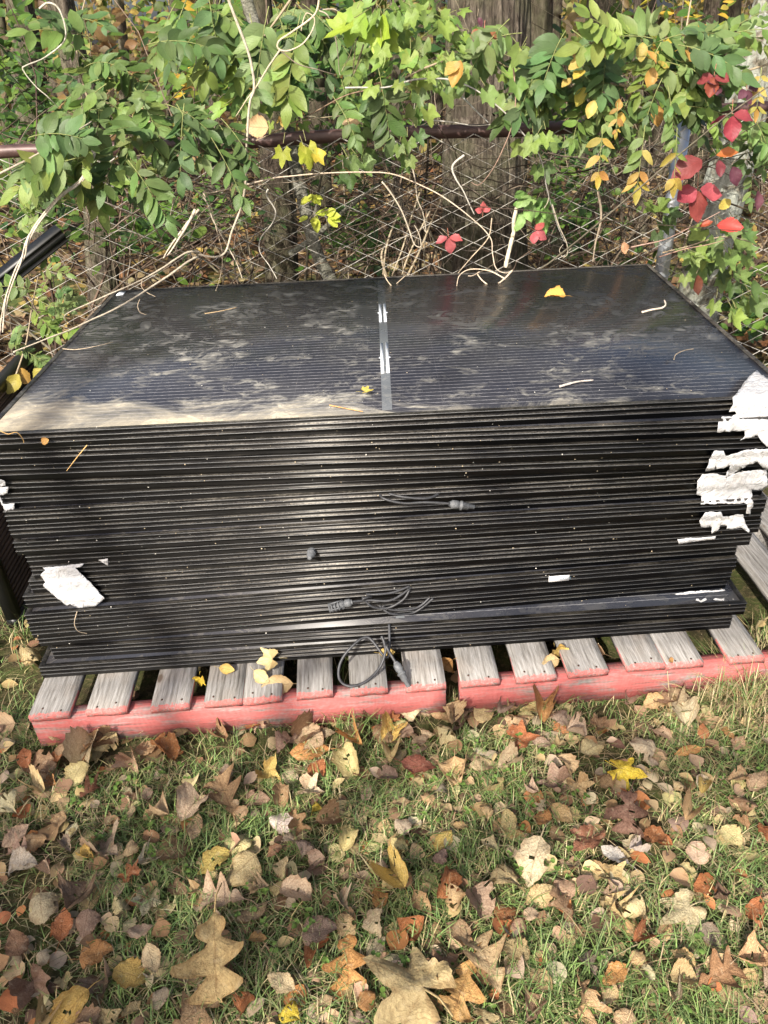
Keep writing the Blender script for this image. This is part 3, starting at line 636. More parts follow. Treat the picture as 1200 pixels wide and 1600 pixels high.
bg = Bag(); rp = [A-fd*1.6]+[A+fd*t for t in np.linspace(-1.2, (B-A).length, 14)]
rp = [iF @ (p+Vector((0, 0, 0.006*math.sin(i*1.3)))) for i, p in enumerate(rp)]
tube(bg, rp, 0.0215, k=16); bg.build('top_rail', M_RAIL, fence, True)
bg = Bag(); pb = on_fence(1063, 280); tube(bg, [iF @ (B-Vector((0, 0, .002))), iF @ Vector((pb.x, pb.y, RAIL_Z+0.03)), iF @ Vector((pb.x+fd.x*1.6, pb.y+fd.y*1.6, RAIL_Z+0.03))], 0.016, k=12); bg.build('top_rail', M_RAIL, fence, True)
bg = Bag(); tube(bg, [iF @ Vector((pb.x, pb.y+0.045, z)) for z in (0, .4, .8, 1.18)], 0.026, k=18)
post = bg.build('fence_post', M_GALV, fence, True)
bg = Bag()
for zt in (0.99, 0.62, 0.30): tube(bg, [iF @ Vector((pb.x+0.030*math.cos(t), pb.y+0.045+0.030*math.sin(t), zt+0.004*math.sin(t))) for t in np.linspace(0, 6.283, 15)], 0.0018, k=5)
bg.build('tie_wire', M_GALV, post, True)
bg = Bag(); tube(bg, [iF @ Vector((A.x+fd.x*-1.3, A.y+fd.y*-1.3+.045, z)) for z in (0, .6, 1.2)], 0.026, k=14); bg.build('fence_post', M_GALV, fence, True)
bg = Bag(); wd, hh = 0.076, 0.036; nW = int(5.0/wd); rows = int((RAIL_Z-0.04)/hh)
for i in range(nW):
    pts = []
    for j in range(rows+1):
        s = 1 if (i+j) % 2 else -1; xx_ = -1.35+i*wd+s*wd/2*0.97; z = RAIL_Z-0.005-j*hh
        sag = Vector((noise.noise(Vector((xx_*1.2, z*1.5, 0)))*0.02, 0, noise.noise(Vector((xx_*1.3, z, 7)))*0.014))
        by = 0.035*noise.noise(Vector((xx_*0.9, z*1.2, 4)))
        P = A+fd*xx_+fnrm*(by-0.022+(0.0022 if s > 0 else -0.0022)); P.z = z
        pts.append(iF @ (P+sag))
    tube(bg, pts, 0.0022, k=4, caps=False)
for s_ in (0.0,):
    tube(bg, [iF @ (A+fd*t+Vector((0, -0.03, 0.12-RAIL_Z))) for t in np.linspace(-1.4, 3.5, 12)], 0.0016, k=4)
bg.build('wire_mesh', M_WIRE, fence, True)

# ------------------------------------------------------------------ black rail leaning on the fence, framed panel standing at the left
M_BLACK = simple('black_aluminium', (0.014, 0.015, 0.015), 0.4, 0.4, 0.3, 30)
a = at_y(96, 364, 2.62); b = at_y(-150, 560, 2.25); d = (b-a).normalized()
up = Vector((0, -.35, 1)); up = (up-d*up.dot(d)).normalized(); sd = d.cross(up)
bg = Bag(); hw = 0.024
prof = [(-hw, -.02), (hw, -.02), (hw, .02), (hw*.8, .02), (hw*.75, .014), (hw*.35, .014), (hw*.3, .02), (-hw*.3, .02), (-hw*.35, .014), (-hw*.75, .014), (-hw*.8, .02), (-hw, .02)]
V = [tuple(p+up*s-sd*t) for p in (Vector((0, 0, 0)), b-a) for s, t in prof]; k = len(prof)
bg.add(V, [(j, (j+1) % k, k+(j+1) % k, k+j) for j in range(k)]+[tuple(range(k)), tuple(range(2*k-1, k-1, -1))])
o = bg.build('mounting_rail', M_BLACK); o.location = a; tag(o, 'grooved black aluminium rail leaning at the far left before the fence', 'metal rail')
g0 = at_z(33, 980, 0.01)
rt = empty('ribbed_screen', g0, 'black framed ribbed panel standing upright beside the left end of the stack', 'panel', None, R(92))
Hs, Ls = 0.62, 0.75
bg = Bag()
for V, Fc in (box_vf(0, Ls, 0, .035, 0, .03), box_vf(0, Ls, 0, .035, Hs-.03, Hs), box_vf(0, .03, 0, .035, .03, Hs-.03), box_vf(Ls-.03, Ls, 0, .035, .03, Hs-.03)): bg.add(V, Fc)
bg.build('frame', M_BLACK, rt)
bg = Bag(); V, Fc = box_vf(.03, Ls-.03, .014, .020, .03, Hs-.03); bg.add(V, Fc)
z = .04
while z < Hs-.04:
    V, Fc = box_vf(.03, Ls-.03, .006, .0138, z, z+.006); bg.add(V, Fc); z += .017
bg.build('ribbed_sheet', simple('dull_brown_sheet', (0.06, 0.04, 0.03), .7, 0, .4, 12), rt)

# ------------------------------------------------------------------ small things lying on the stack
TAN = (0.42, 0.34, 0.24)
def twig(name, pts, r, label, cat, col=TAN, group=None, r1=None, k=6, rough=.25, n=6):
    base = Vector(pts[0]); bg = Bag(); tube(bg, [Vector(p)-base for p in smooth_path(pts, n)], r, r1 if r1 else r*.6, k=k, col=col, rough=rough)
    o = bg.build(name, M_STEM, None, True); o.location = base; return tag(o, label, cat, group)
ot = lambda x, y, h=.004: on_top(x, y, h)
twig('twig', [ot(1003, 488), ot(1018, 484, .006), ot(1034, 481, .008), ot(1040, 476, .012), ot(1038, 469, .016)], .0032, 'short hooked pale twig on the glass near the back right corner', 'twig', (.5, .42, .34))
twig('twig', [ot(874, 604), ot(888, 600, .006), ot(905, 596, .006), ot(927, 594, .006)], .0030, 'short straight grey twig on the glass right of centre', 'twig', (.40, .36, .32))
twig('grass_straw', [ot(1053, 562), ot(1056, 554, .006), ot(1068, 548, .008), ot(1084, 545, .006)], .0014, 'curved tan straw on the glass at the right', 'straw')
twig('pine_needle', [ot(98, 545), ot(120, 546, .006), ot(150, 541, .008), ot(178, 534)], .0013, 'long pale stem bit on the glass near the left edge', 'stem')
twig('pine_needle', [ot(515, 633), ot(540, 638, .004), ot(567, 643)], .0014, 'orange pine needles at the front edge of the glass, left of centre', 'pine needle', (.55, .3, .12))
twig('pine_needle', [ot(320, 490), ot(345, 486, .006), ot(371, 480)], .0012, 'forked tan needle on the glass, back left', 'pine needle', (.5, .36, .2))
twig('pine_needle', [fh(137, 694, .004), fh(122, 712, .012), fh(106, 733, .008)], .0011, 'bent orange pine needle hanging on the front at the upper left', 'pine needle', (.6, .38, .15))
twig('pine_needle', [fh(-3, 668, .006), fh(15, 674, .012), fh(30, 671, .014), fh(38, 682, .01), fh(39, 690, .006)], .0012, 'curled orange pine needle on the upper left ledge', 'pine needle', (.6, .38, .15))
twig('grass_straw', [fh(121, 954, .003), fh(118, 970, .01), fh(124, 982, .01), fh(137, 988, .004)], .0011, 'thin curved straw below the big torn label', 'straw')
def put_leaf(name, P, d, nrm, size, kind, col, label, cat='leaf', seed=None, cup=.4, bend=.6, wr=.07, group=None):
    sd_ = rnd.randrange(10**6) if seed is None else seed
    V, Fc, uv = leaf_vf(kind, sd_); V = deform(V, uv, sd_, cup, bend, wr, .2); bg = Bag(); bg.add(V*size, Fc, (1, 1, 1), uv)
    tube(bg, [Vector((.02*size, 0, 0)), Vector((-.15*size, .02*size, .02*size)), Vector((-.3*size, .05*size, .0))], size*.010, k=4)
    o = bg.build(name, M_DEAD, None, True); M = frame_of(d, nrm); m4 = Matrix([[*M[0], P[0]], [*M[1], P[1]], [*M[2], P[2]], [0, 0, 0, 1]]); o.matrix_world = m4
    o.color = (*col, 1); return tag(o, label, cat, group)
put_leaf('fallen_leaf', ot(884, 462, .012), (-1, .1, .05), (0, -.5, 1), .062, 'oval', (.62, .36, .08), 'yellow orange leaf with a long stalk on the back right of the glass', bend=-.5, cup=.9)
put_leaf('fallen_leaf', ot(563, 612, .008), (1, .1, 0), (0, -.2, 1), .034, 'maple', (.68, .58, .14), 'small yellow lobed leaf on the glass beside the centre line', seed=4)
put_leaf('fallen_leaf', fh(68, 687, .012), (1, .1, .3), (0, -1, .5), .018, 'round', (.6, .36, .12), 'small orange leaf bit on the upper left ledge')
# specks of debris
bg = Bag()
for q in range(520):
    if rnd.random() < .35: P = ot(rnd.uniform(60, 1150), rnd.uniform(445, 640), .0012); nn = Vector((0, 0, 1))
    else: P = fh(rnd.uniform(20, 1160), rnd.uniform(662, 1015), .0016); nn = Vector((0, -1, 0))
    s = rnd.uniform(.0006, .0022); a_ = rnd.uniform(0, 3); u_ = Vector((math.cos(a_), math.sin(a_)*(nn.z), math.sin(a_)*abs(nn.y)))*s; v_ = nn.cross(u_)*rnd.uniform(.3, .9)
    bg.add([tuple(P-u_), tuple(P+v_+nn*s*.3), tuple(P+u_), tuple(P-v_)], [(0, 1, 2, 3)], rnd.choice([(.6, .58, .52), (.45, .36, .24), (.5, .42, .3)]))
tag(bg.build('debris_flecks', M_STEM), 'pale flecks of debris scattered over the stack', 'debris', None, 'stuff')

# ------------------------------------------------------------------ grass
def in_pallet(x, y): return y > 1.275+0.06*x and -.94 < x < 1.45 and y < 2.6
GREENS = [(.11, .17, .05), (.14, .21, .06), (.08, .135, .04), (.18, .25, .08), (.20, .22, .09)]; DRY = [(.30, .25, .12), (.38, .32, .18), (.24, .18, .10)]
bg = Bag()
def blade(x, y, h, wd, col, lean, az, z0=0.0):
    dx, dy = math.cos(az), math.sin(az); px_, py_ = -dy*wd, dx*wd; V = []
    for k_ in range(4):
        t = k_/3; r = lean*h*t*t*1.0; zz_ = z0+h*(t-0.45*lean*t*t); ww = (1-t)**.6 if k_ < 3 else 0.02
        V += [(x+dx*r-px_*ww, y+dy*r-py_*ww, zz_), (x+dx*r+px_*ww, y+dy*r+py_*ww, zz_)]
    bg.add(V, [(0, 1, 3, 2), (2, 3, 5, 4), (4, 5, 7, 6)], col)
cnt = 0
while cnt < 62000:
    x = rnd.uniform(-1.7, 1.9); y = rnd.uniform(.42, 2.6) if rnd.random() < .25 else rnd.uniform(.42, 1.45)
    if in_pallet(x, y) and rnd.random() < .995: continue
    pn = noise.noise(Vector((x*3.2, y*3.2, 0))); p2 = noise.noise(Vector((x*9, y*9, 5)))
    if pn+p2*.5 < -.28 and rnd.random() < .7: continue
    dry = rnd.random() < (.34-.5*pn-.3*p2)
    h = rnd.uniform(.018, .052)*(1.15+.6*pn)
    blade(x, y, h, rnd.uniform(.0008, .0018), jit(rnd.choice(DRY if dry else GREENS), .25, .08), rnd.uniform(.4, 1.5)*(1.3 if dry else 1), rnd.uniform(0, 6.28)); cnt += 1
for (cx, cy, sx, sy, n_, hmin, hmax, dr) in [(1150, 1100, 60, 45, 420, .06, .19, .65), (540, 1140, 60, 30, 160, .05, .11, .2), (330, 1165, 40, 20, 90, .04, .08, .3), (20, 950, 30, 60, 220, .05, .12, .4), (900, 1130, 60, 25, 110, .04, .09, .4),
                                     (1190, 1030, 25, 25, 90, .08, .16, .7), (570, 1060, 35, 12, 50, .08, .17, .4), (450, 1040, 50, 10, 22, .06, .12, .4), (850, 1550, 90, 60, 260, .04, .09, .15), (600, 1290, 120, 60, 220, .03, .08, .15)]:
    for q in range(n_):
        P = at_z(rnd.gauss(cx, sx*.6), rnd.gauss(cy, sy*.6), 0); blade(P.x, P.y, rnd.uniform(hmin, hmax), rnd.uniform(.0009, .0017), jit(rnd.choice(DRY if rnd.random() < dr else GREENS[1:4]), .2, .05), rnd.uniform(.2, 1.1), rnd.uniform(0, 6.28))
for q in range(5200):
    px_ = rnd.uniform(30, 1215); P = at_z(px_, 1158-.074*px_+rnd.gauss(4, 7), 0); pn = noise.noise(Vector((px_*.013, 3, 1)))
    if pn < -.18 and rnd.random() < .6: continue
    blade(P.x, P.y, rnd.uniform(.02, .062+.05*max(0, pn)), rnd.uniform(.0008, .0017), jit(rnd.choice(DRY if rnd.random() < .35 else GREENS), .25, .06), rnd.uniform(.3, 1.3), rnd.uniform(0, 6.28))
# low clover-like weeds in the turf
for q in range(700):
    x, y = rnd.uniform(-1.3, 1.6), rnd.uniform(.5, 1.3)
    if in_pallet(x, y) or noise.noise(Vector((x*2.5+9, y*2.5, 3))) < .05: continue
    for a_ in (0, 2.1, 4.2):
        aa_ = a_+q; dd = (math.cos(aa_), math.sin(aa_), .1); V, Fc, uv = tpl('round', q % 8); M = frame_of(dd, (0, 0, 1)); bg.add((V*rnd.uniform(.007, .012)) @ M.T+np.array((x, y, rnd.uniform(.015, .035))), Fc, jit((.10, .17, .035), .2), uv)
tag(bg.build('grass', M_GRASS), 'short patchy green and straw coloured lawn grass', 'grass', None, 'stuff')

# ------------------------------------------------------------------ fallen leaves on the lawn
COL = {'pale yellow': (.54, .47, .25), 'yellow': (.54, .41, .13), 'bright yellow': (.66, .52, .06), 'cream': (.54, .46, .32), 'tan': (.48, .37, .20), 'pinkish tan': (.43, .32, .205),
       'rust orange': (.40, .17, .07), 'orange': (.46, .26, .10), 'brown': (.28, .18, .10), 'dark brown': (.16, .10, .07), 'mauve brown': (.26, .185, .14), 'red brown': (.28, .12, .08),
       'grey brown': (.35, .28, .21), 'whitish': (.58, .56, .50), 'olive tan': (.40, .34, .19)}
HERO = [(122, 1211, 40, 'round', 'pale yellow'), (423, 1215, 52, 'ivy', 'yellow'), (298, 1265, 50, 'round', 'cream'), (306, 1296, 42, 'oval', 'pinkish tan'), (25, 1306, 45, 'oval', 'cream'),
        (168, 1335, 58, 'ivy', 'grey brown'), (205, 1367, 46, 'maple', 'rust orange'), (335, 1352, 56, 'oval', 'yellow'), (380, 1365, 58, 'round', 'tan'), (189, 1420, 42, 'oval', 'pale yellow'),
        (125, 1405, 70, 'round', 'mauve brown'), (70, 1422, 55, 'round', 'cream'), (38, 1362, 42, 'round', 'whitish'), (100, 1450, 50, 'oval', 'rust orange'), (152, 1495, 50, 'round', 'orange'),
        (205, 1530, 52, 'round', 'yellow'), (165, 1545, 70, 'maple', 'mauve brown'), (340, 1500, 130, 'oak', 'tan'), (222, 1460, 42, 'oval', 'cream'), (395, 1428, 52, 'oval', 'pinkish tan'),
        (350, 1405, 72, 'oak', 'grey brown'), (275, 1330, 60, 'round', 'brown'), (465, 1400, 52, 'oval', 'cream'), (500, 1460, 55, 'round', 'mauve brown'), (545, 1500, 85, 'oak', 'orange'),
        (592, 1405, 40, 'oval', 'orange'), (588, 1480, 40, 'oval', 'cream'), (495, 1205, 42, 'oval', 'rust orange'), (487, 1240, 50, 'ivy', 'cream'), (545, 1190, 58, 'oval', 'pale yellow'),
        (440, 1285, 40, 'round', 'whitish'), (495, 1270, 28, 'oval', 'bright yellow'), (355, 1250, 75, 'oak', 'brown'), (115, 1580, 66, 'oval', 'yellow'), (455, 1590, 42, 'round', 'bright yellow'),
        (20, 1260, 52, 'round', 'cream'), (485, 1175, 62, 'oval', 'orange'), (65, 1195, 62, 'oval', 'brown'), (130, 1172, 50, 'round', 'tan'), (632, 1548, 160, 'maple', 'olive tan'),
        (722, 1548, 95, 'oak', 'orange'), (762, 1512, 88, 'oak', 'tan'), (788, 1385, 62, 'round', 'pale yellow'), (835, 1352, 80, 'oval', 'cream'), (845, 1402, 52, 'oval', 'tan'), (748, 1415, 50, 'round', 'mauve brown'),
        (692, 1385, 50, 'oval', 'rust orange'), (990, 1427, 52, 'round', 'pale yellow'), (1000, 1468, 45, 'oval', 'rust orange'), (980, 1210, 66, 'maple', 'bright yellow'), (1097, 1235, 32, 'oval', 'yellow'),
        (1063, 1235, 38, 'lance', 'pale yellow'), (860, 1228, 52, 'ivy', 'mauve brown'), (905, 1237, 46, 'ivy', 'tan'), (847, 1285, 42, 'oval', 'orange'), (915, 1320, 62, 'ivy', 'red brown'),
        (1022, 1310, 36, 'round', 'rust orange'), (795, 1288, 42, 'oval', 'pale yellow'), (693, 1315, 42, 'oval', 'yellow'), (713, 1208, 54, 'round', 'tan'), (757, 1198, 46, 'oval', 'pinkish tan'),
        (655, 1203, 56, 'oval', 'red brown'), (925, 1168, 50, 'oval', 'pale yellow'), (1000, 1174, 42, 'round', 'cream'), (1075, 1174, 44, 'lance', 'orange'), (1165, 1260, 46, 'oval', 'brown'),
        (1142, 1310, 36, 'round', 'pale yellow'), (1100, 1387, 48, 'oval', 'rust orange'), (1062, 1430, 86, 'maple', 'cream'), (968, 1430, 70, 'oak', 'tan'), (960, 1528, 48, 'oval', 'orange'),
        (845, 1532, 44, 'oval', 'tan'), (1182, 1226, 46, 'oval', 'pinkish tan'), (982, 1272, 72, 'oak', 'dark brown'), (960, 1340, 46, 'oval', 'whitish'), (995, 1335, 30, 'round', 'whitish'),
        (610, 1180, 44, 'oval', 'tan'), (700, 1160, 40, 'round', 'pale yellow'), (1135, 1145, 36, 'lance', 'orange'), (820, 1160, 52, 'ivy', 'rust orange'), (1120, 1530, 70, 'oak', 'brown'), (1175, 1500, 58, 'round', 'tan'),
        (905, 1560, 60, 'oak', 'tan'), (300, 1590, 80, 'oak', 'tan'), (1180, 1430, 50, 'oval', 'rust orange'), (28, 1480, 55, 'oval', 'brown'), (60, 1545, 60, 'ivy', 'mauve brown'), (255, 1175, 50, 'oval', 'rust orange'), (50, 1030, 42, 'oval', 'olive tan')]
SHN = {'round': 'rounded leaf', 'oval': 'oval leaf', 'oak': 'oak leaf', 'maple': 'maple leaf', 'ivy': 'three-lobed leaf', 'lance': 'narrow leaf'}
LEAVES = []   # px, py, sizepx, kind, colour, hero
for h in HERO: LEAVES.append((*h, True))
occ = [(h[0], h[1], h[2]) for h in HERO]
wcol = ['tan']*9+['pinkish tan']*6+['brown']*6+['grey brown']*5+['mauve brown']*1+['dark brown']*2+['cream']*6+['pale yellow']*4+['yellow']*1+['rust orange']*3+['orange']*1+['red brown']*1
tries = 0
while len(LEAVES) < 258 and tries < 60000:
    tries += 1; px_ = rnd.uniform(-10, 1210); py_ = rnd.uniform(1128-0.075*px_+10, 1610)
    dens = .35+.65*(.5+noise.noise(Vector((px_*.006, py_*.006, 2))))+(.5 if py_ < 1235-.075*px_ else 0)
    if rnd.random() > dens: continue
    s = rnd.choice([28, 32, 36, 40, 44, 50, 56])*(.85+.3*(py_-1100)/500)
    if any((px_-a_)**2+(py_-b_)**2 < ((c_+s)*.29)**2 for a_, b_, c_ in occ): continue
    occ.append((px_, py_, s)); LEAVES.append((px_, py_, s, rnd.choice(['round', 'oval', 'oval', 'oval', 'round', 'oak', 'ivy', 'round', 'oval']), rnd.choice(wcol), False))
q = 0
while q < 34:       # a drift of leaves caught along the red edge
    px_ = rnd.uniform(40, 1200); py_ = 1163-.074*px_+rnd.uniform(-4, 34); s = rnd.uniform(34, 54); q += 1
    LEAVES.append((px_, py_, s, rnd.choice(['round', 'oval', 'oval', 'ivy', 'round']), rnd.choice(['tan', 'cream', 'pale yellow', 'tan', 'brown', 'pinkish tan', 'orange', 'rust orange', 'grey brown']), False))
PROT = {}
def proto(kind, state, i):
    key = (kind, state, i)
    if key not in PROT:
        V, Fc, uv = leaf_vf(kind, i*13+7); r = random.Random(i+len(kind)*5+len(state))
        cup, bend, wr = {'flat': (r.uniform(-.4, .6), r.uniform(-.8, .8), .10), 'curled': (r.uniform(.8, 1.5)*r.choice([1, 1, -1]), r.uniform(-1.9, 1.9), .16), 'folded': (r.uniform(1.6, 2.3), r.uniform(-1.4, 1.2), .13)}[state]
        V2 = deform(V, uv, i*17+3, cup, bend, wr, r.uniform(0, .6))
        if state != 'flat' or i == 2: Fc = [f for q, f in enumerate(Fc) if not (len(f) == 4 and noise.noise(Vector((V[f[0]][0]*5+i*9, V[f[0]][1]*5, i))) > .42)]
        V2[:, 2] -= np.percentile(V2[:, 2], 12); V2[:, 0] -= .5
        bg_ = Bag(); bg_.add(V2, Fc, (1, 1, 1), uv); b0 = Vector(V2[3 if kind not in ('maple', 'ivy') else 0])
        if kind in ('maple', 'ivy'): b0 = Vector(V2[0])
        tube(bg_, [b0, b0+Vector((-.18, .03, .03)), b0+Vector((-.34, .10, .0))], .012, .008, k=4)
        me = bg_.mesh('leaf'); me.materials.append(M_DEAD); me.polygons.foreach_set('use_smooth', [True]*len(me.polygons)); PROT[key] = me
    return PROT[key]
LM = [(630, 1545, 'huge olive maple leaf'), (340, 1500, 'big tan oak leaf'), (980, 1210, 'bright yellow maple leaf'), (788, 1385, 'round pale yellow leaf'), (38, 1362, 'whitish round leaf'),
      (205, 1367, 'rust maple leaf'), (125, 1405, 'mauve leaf'), (423, 1215, 'bright three-lobed yellow leaf'), (335, 1352, 'yellow oval leaf'), (545, 1500, 'orange oak leaf'), (835, 1352, 'big cream leaf'),
      (990, 1427, 'pale rounded leaf at right'), (1062, 1430, 'cream maple leaf'), (692, 1385, 'curled rust leaf'), (915, 1320, 'red brown lobed leaf'), (495, 1205, 'rust oval leaf'), (298, 1265, 'round cream leaf'),
      (122, 1211, 'pale yellow leaf at left'), (60, 1140, 'left corner of the red pallet'), (700, 1100, 'gap between the two pallets'), (1000, 1070, 'right pallet'), (350, 1110, 'middle of the left pallet'), (1150, 1120, 'dry grass tuft'),
      (0, 1600, 'bottom left corner'), (1200, 1600, 'bottom right corner'), (960, 1528, 'orange leaf at lower right'), (152, 1495, 'round orange leaf')]
used_lab = set(); NUMW = ['just', 'a little way', 'well']
def dirword(dx, dy):
    a = math.degrees(math.atan2(dy, dx)) % 360; return ['right of', 'below and right of', 'below', 'below and left of', 'left of', 'above and left of', 'above', 'above and right of'][int((a+22.5)//45) % 8]
def leaf_label(px_, py_, s, kind, col, state, hero):
    size = 'small ' if s < 33 else ('large ' if s > 60 else '')
    base = (size+('' if state == 'flat' else state+' ')+col+' '+SHN[kind])
    lms = sorted(((px_-x)**2+(py_-y)**2, x, y, n) for x, y, n in LM)
    if lms[0][0] < 30 and hero: lms = lms[1:]
    for k in range(4):
        dd, x, y, n = lms[k]; r = math.sqrt(dd); dist = NUMW[0] if r < 70 else (NUMW[1] if r < 150 else NUMW[2])
        lb = '%s lying %s %s the %s' % (base, dist, dirword(px_-x, py_-y), n)
        if lb not in used_lab and len(lb.split()) <= 16: used_lab.add(lb); return lb
    lb = '%s about %d percent across, %d percent down the photo' % (base, round(px_/12), round(py_/16)); used_lab.add(lb); return lb
for (px_, py_, s, kind, col, hero) in LEAVES:
    P = at_z(px_, py_, .02); ps = s/FPX*depth(P)*(1.04 if hero else .90)
    state = rnd.choice(['flat', 'flat', 'flat', 'curled', 'folded'] if not hero else ['flat', 'flat', 'curled']); 
    if s > 80: state = 'flat'
    z = rnd.uniform(.018, .034)
    o = bpy.data.objects.new('fallen_leaf', proto(kind, state, rnd.randrange(4))); C.objects.link(o)
    o.location = (P.x, P.y, z); o.scale = (ps, ps, ps*rnd.uniform(.8, 1.1)); t = .30 if state == 'flat' else .5
    o.rotation_euler = (rnd.uniform(-t, t), rnd.uniform(-t, t), rnd.uniform(0, 6.28)); c = jit(COL[col], .20, .07); o.color = (*c, 1)
    if s > 120: o.rotation_euler = (.15, .05, R(200) if kind == 'oak' else R(150)); o.location.z = .04
    if s > 80: o.rotation_euler.x *= .4; o.rotation_euler.y *= .4
    if px_ == 340: o.rotation_euler = (.1, .05, R(-80))
    tag(o, leaf_label(px_, py_, s, kind, col, state, hero), 'leaf', 'fallen leaves on the lawn')
# leaves on and round the pallets
for k, (px_, py_, s, kind, col, lb, h) in enumerate([(437, 1028, 46, 'ivy', 'pale yellow', 'ragged pale yellow leaf standing on the left pallet against the stack', .16), (397, 1048, 34, 'oval', 'pale yellow', 'pale yellow leaf standing on the pallet, left of the ragged one', .14),
      (342, 1043, 26, 'oval', 'yellow', 'small yellow leaf on the pallet board below the stack', .14), (312, 1054, 30, 'ivy', 'bright yellow', 'small bright yellow lobed leaf on the left pallet', .14), (866, 1010, 40, 'ivy', 'yellow', 'yellow green leaf between boards of the right pallet', .15),
      (873, 1030, 34, 'oval', 'tan', 'tan leaf in the gap of the right pallet', .12), (708, 1030, 50, 'oval', 'orange', 'orange brown leaf curled in the gap between the two pallets', .11), (1185, 985, 56, 'ivy', 'pale yellow', 'yellow leaf on the pallet at the right edge', .14),
      (592, 1020, 26, 'oval', 'yellow', 'small yellow leaf beside the cable loop', .14), (1052, 1030, 14, 'oval', 'orange', 'tiny orange leaf on a board of the right pallet', .13), (458, 1068, 50, 'oval', 'tan', 'tan leaf wedged between boards of the left pallet', .12),
      (945, 1022, 40, 'oval', 'brown', 'brown leaf down in a gap of the right pallet', .08), (45, 1030, 44, 'oval', 'olive tan', 'brown speckled leaf by the lower left corner of the stack', .05), (25, 1130, 44, 'round', 'pinkish tan', 'tan leaf left of the pallet corner', .03)]):
    P = at_z(px_, py_, h); put_leaf('fallen_leaf', P, (rnd.uniform(-1, 1), rnd.uniform(-.3, .3), rnd.uniform(-.5, .2)), (rnd.uniform(-.3, .3), -.8, .8), s/FPX*depth(P), kind, jit(COL[col], .1), lb)
# more litter under the counted leaves, between grass, and on the forest floor
bg = Bag(); cb = [COL[c] for c in ('tan', 'tan', 'brown', 'brown', 'grey brown', 'dark brown', 'pinkish tan', 'cream', 'pale yellow', 'rust orange')]
for q in range(2900):
    if q < 2150: x, y = rnd.uniform(-1.5, 1.8), rnd.uniform(.5, 1.42)
    else: x, y = rnd.choice([rnd.uniform(-1.8, -1.0), rnd.uniform(1.1, 2.2), rnd.uniform(-1, 1.3)]), rnd.uniform(1.25, 2.75)
    if in_pallet(x, y) and rnd.random() < .3: continue
    s = rnd.uniform(.022, .050); add_leaf(bg, rnd.choice(['oval', 'round', 'oval', 'round']), (x, y, rnd.uniform(.006, .02)), (rnd.uniform(-1, 1), rnd.uniform(-1, 1), rnd.uniform(-.2, .2)), (rnd.uniform(-.4, .4), rnd.uniform(-.4, .4), 1), s, jit(rnd.choice(cb), .2, .08), lod=2)
tag(bg.build('leaf_litter', M_DEADB, None, True), 'small dead leaf scraps matted into the lawn', 'leaf litter', None, 'stuff')
bg = Bag(); cf = [(.21, .16, .09), (.18, .115, .065), (.34, .24, .13), (.12, .08, .05), (.42, .33, .19), (.28, .14, .06), (.42, .32, .09), (.16, .12, .08)]
for q in range(15000):
    y = 2.55+12*rnd.random()**1.9; x = rnd.uniform(-1, 1)*(1.6+y*.62)
    if y < 2.75 and in_pallet(x, y): continue
    s = rnd.uniform(.04, .085)*(1+.05*y); add_leaf(bg, rnd.choice(['oval', 'round', 'ivy' if y < 6 else 'oval']), (x, y, gz(x, y)+rnd.uniform(.004, .035)), (rnd.uniform(-1, 1), rnd.uniform(-1, 1), rnd.uniform(-.3, .3)), (rnd.uniform(-.5, .5), rnd.uniform(-.6, .3), 1), s, tuple(v*.72 for v in jit(rnd.choice(cf), .25, .08)))  # litter colours darkened, standing in for shade under the trees
tag(bg.build('forest_leaf_litter', M_DEADB, None, True), 'brown and orange dead leaves covering the woodland floor behind the fence', 'leaf litter', None, 'stuff')

# ------------------------------------------------------------------ trees with trunks that can be told apart
def furrow(amp, nf, zs=1.0, seed=0):
    def f(th, p, t):
        a = noise.noise(Vector((math.cos(th)*nf, math.sin(th)*nf, p.z*zs+seed)))
        return amp*(abs(a)*2.2-0.5)+amp*.6*noise.noise(Vector((math.cos(th)*nf*2.3, math.sin(th)*nf*2.3, p.z*zs*3+seed)))
    return f
def crown(parent, base, c, r, n, cols, size, name='crown'):
    bg = Bag(); cl = [Vector((rnd.gauss(0, .5)*r[0], rnd.gauss(0, .5)*r[1], rnd.gauss(0, .45)*r[2]))+Vector(c) for _ in range(max(8, n//60))]
    cc = [jit(rnd.choice(cols), .25, .1) for _ in cl]
    for q in range(n):
        k = rnd.randrange(len(cl)); P = cl[k]+Vector((rnd.gauss(0, 1), rnd.gauss(0, 1), rnd.gauss(0, .7)))*(min(r)*.22)
        add_leaf(bg, rnd.choice(['leaflet', 'oval']), tuple(P-base), (rnd.uniform(-1, 1), rnd.uniform(-1, 1), rnd.uniform(-.7, .2)), (rnd.uniform(-.5, .5), rnd.uniform(-.7, .3), 1), size*rnd.uniform(.7, 1.3), jit(cc[k], .15, .05))
    return bg.build(name, M_GREEN, parent)
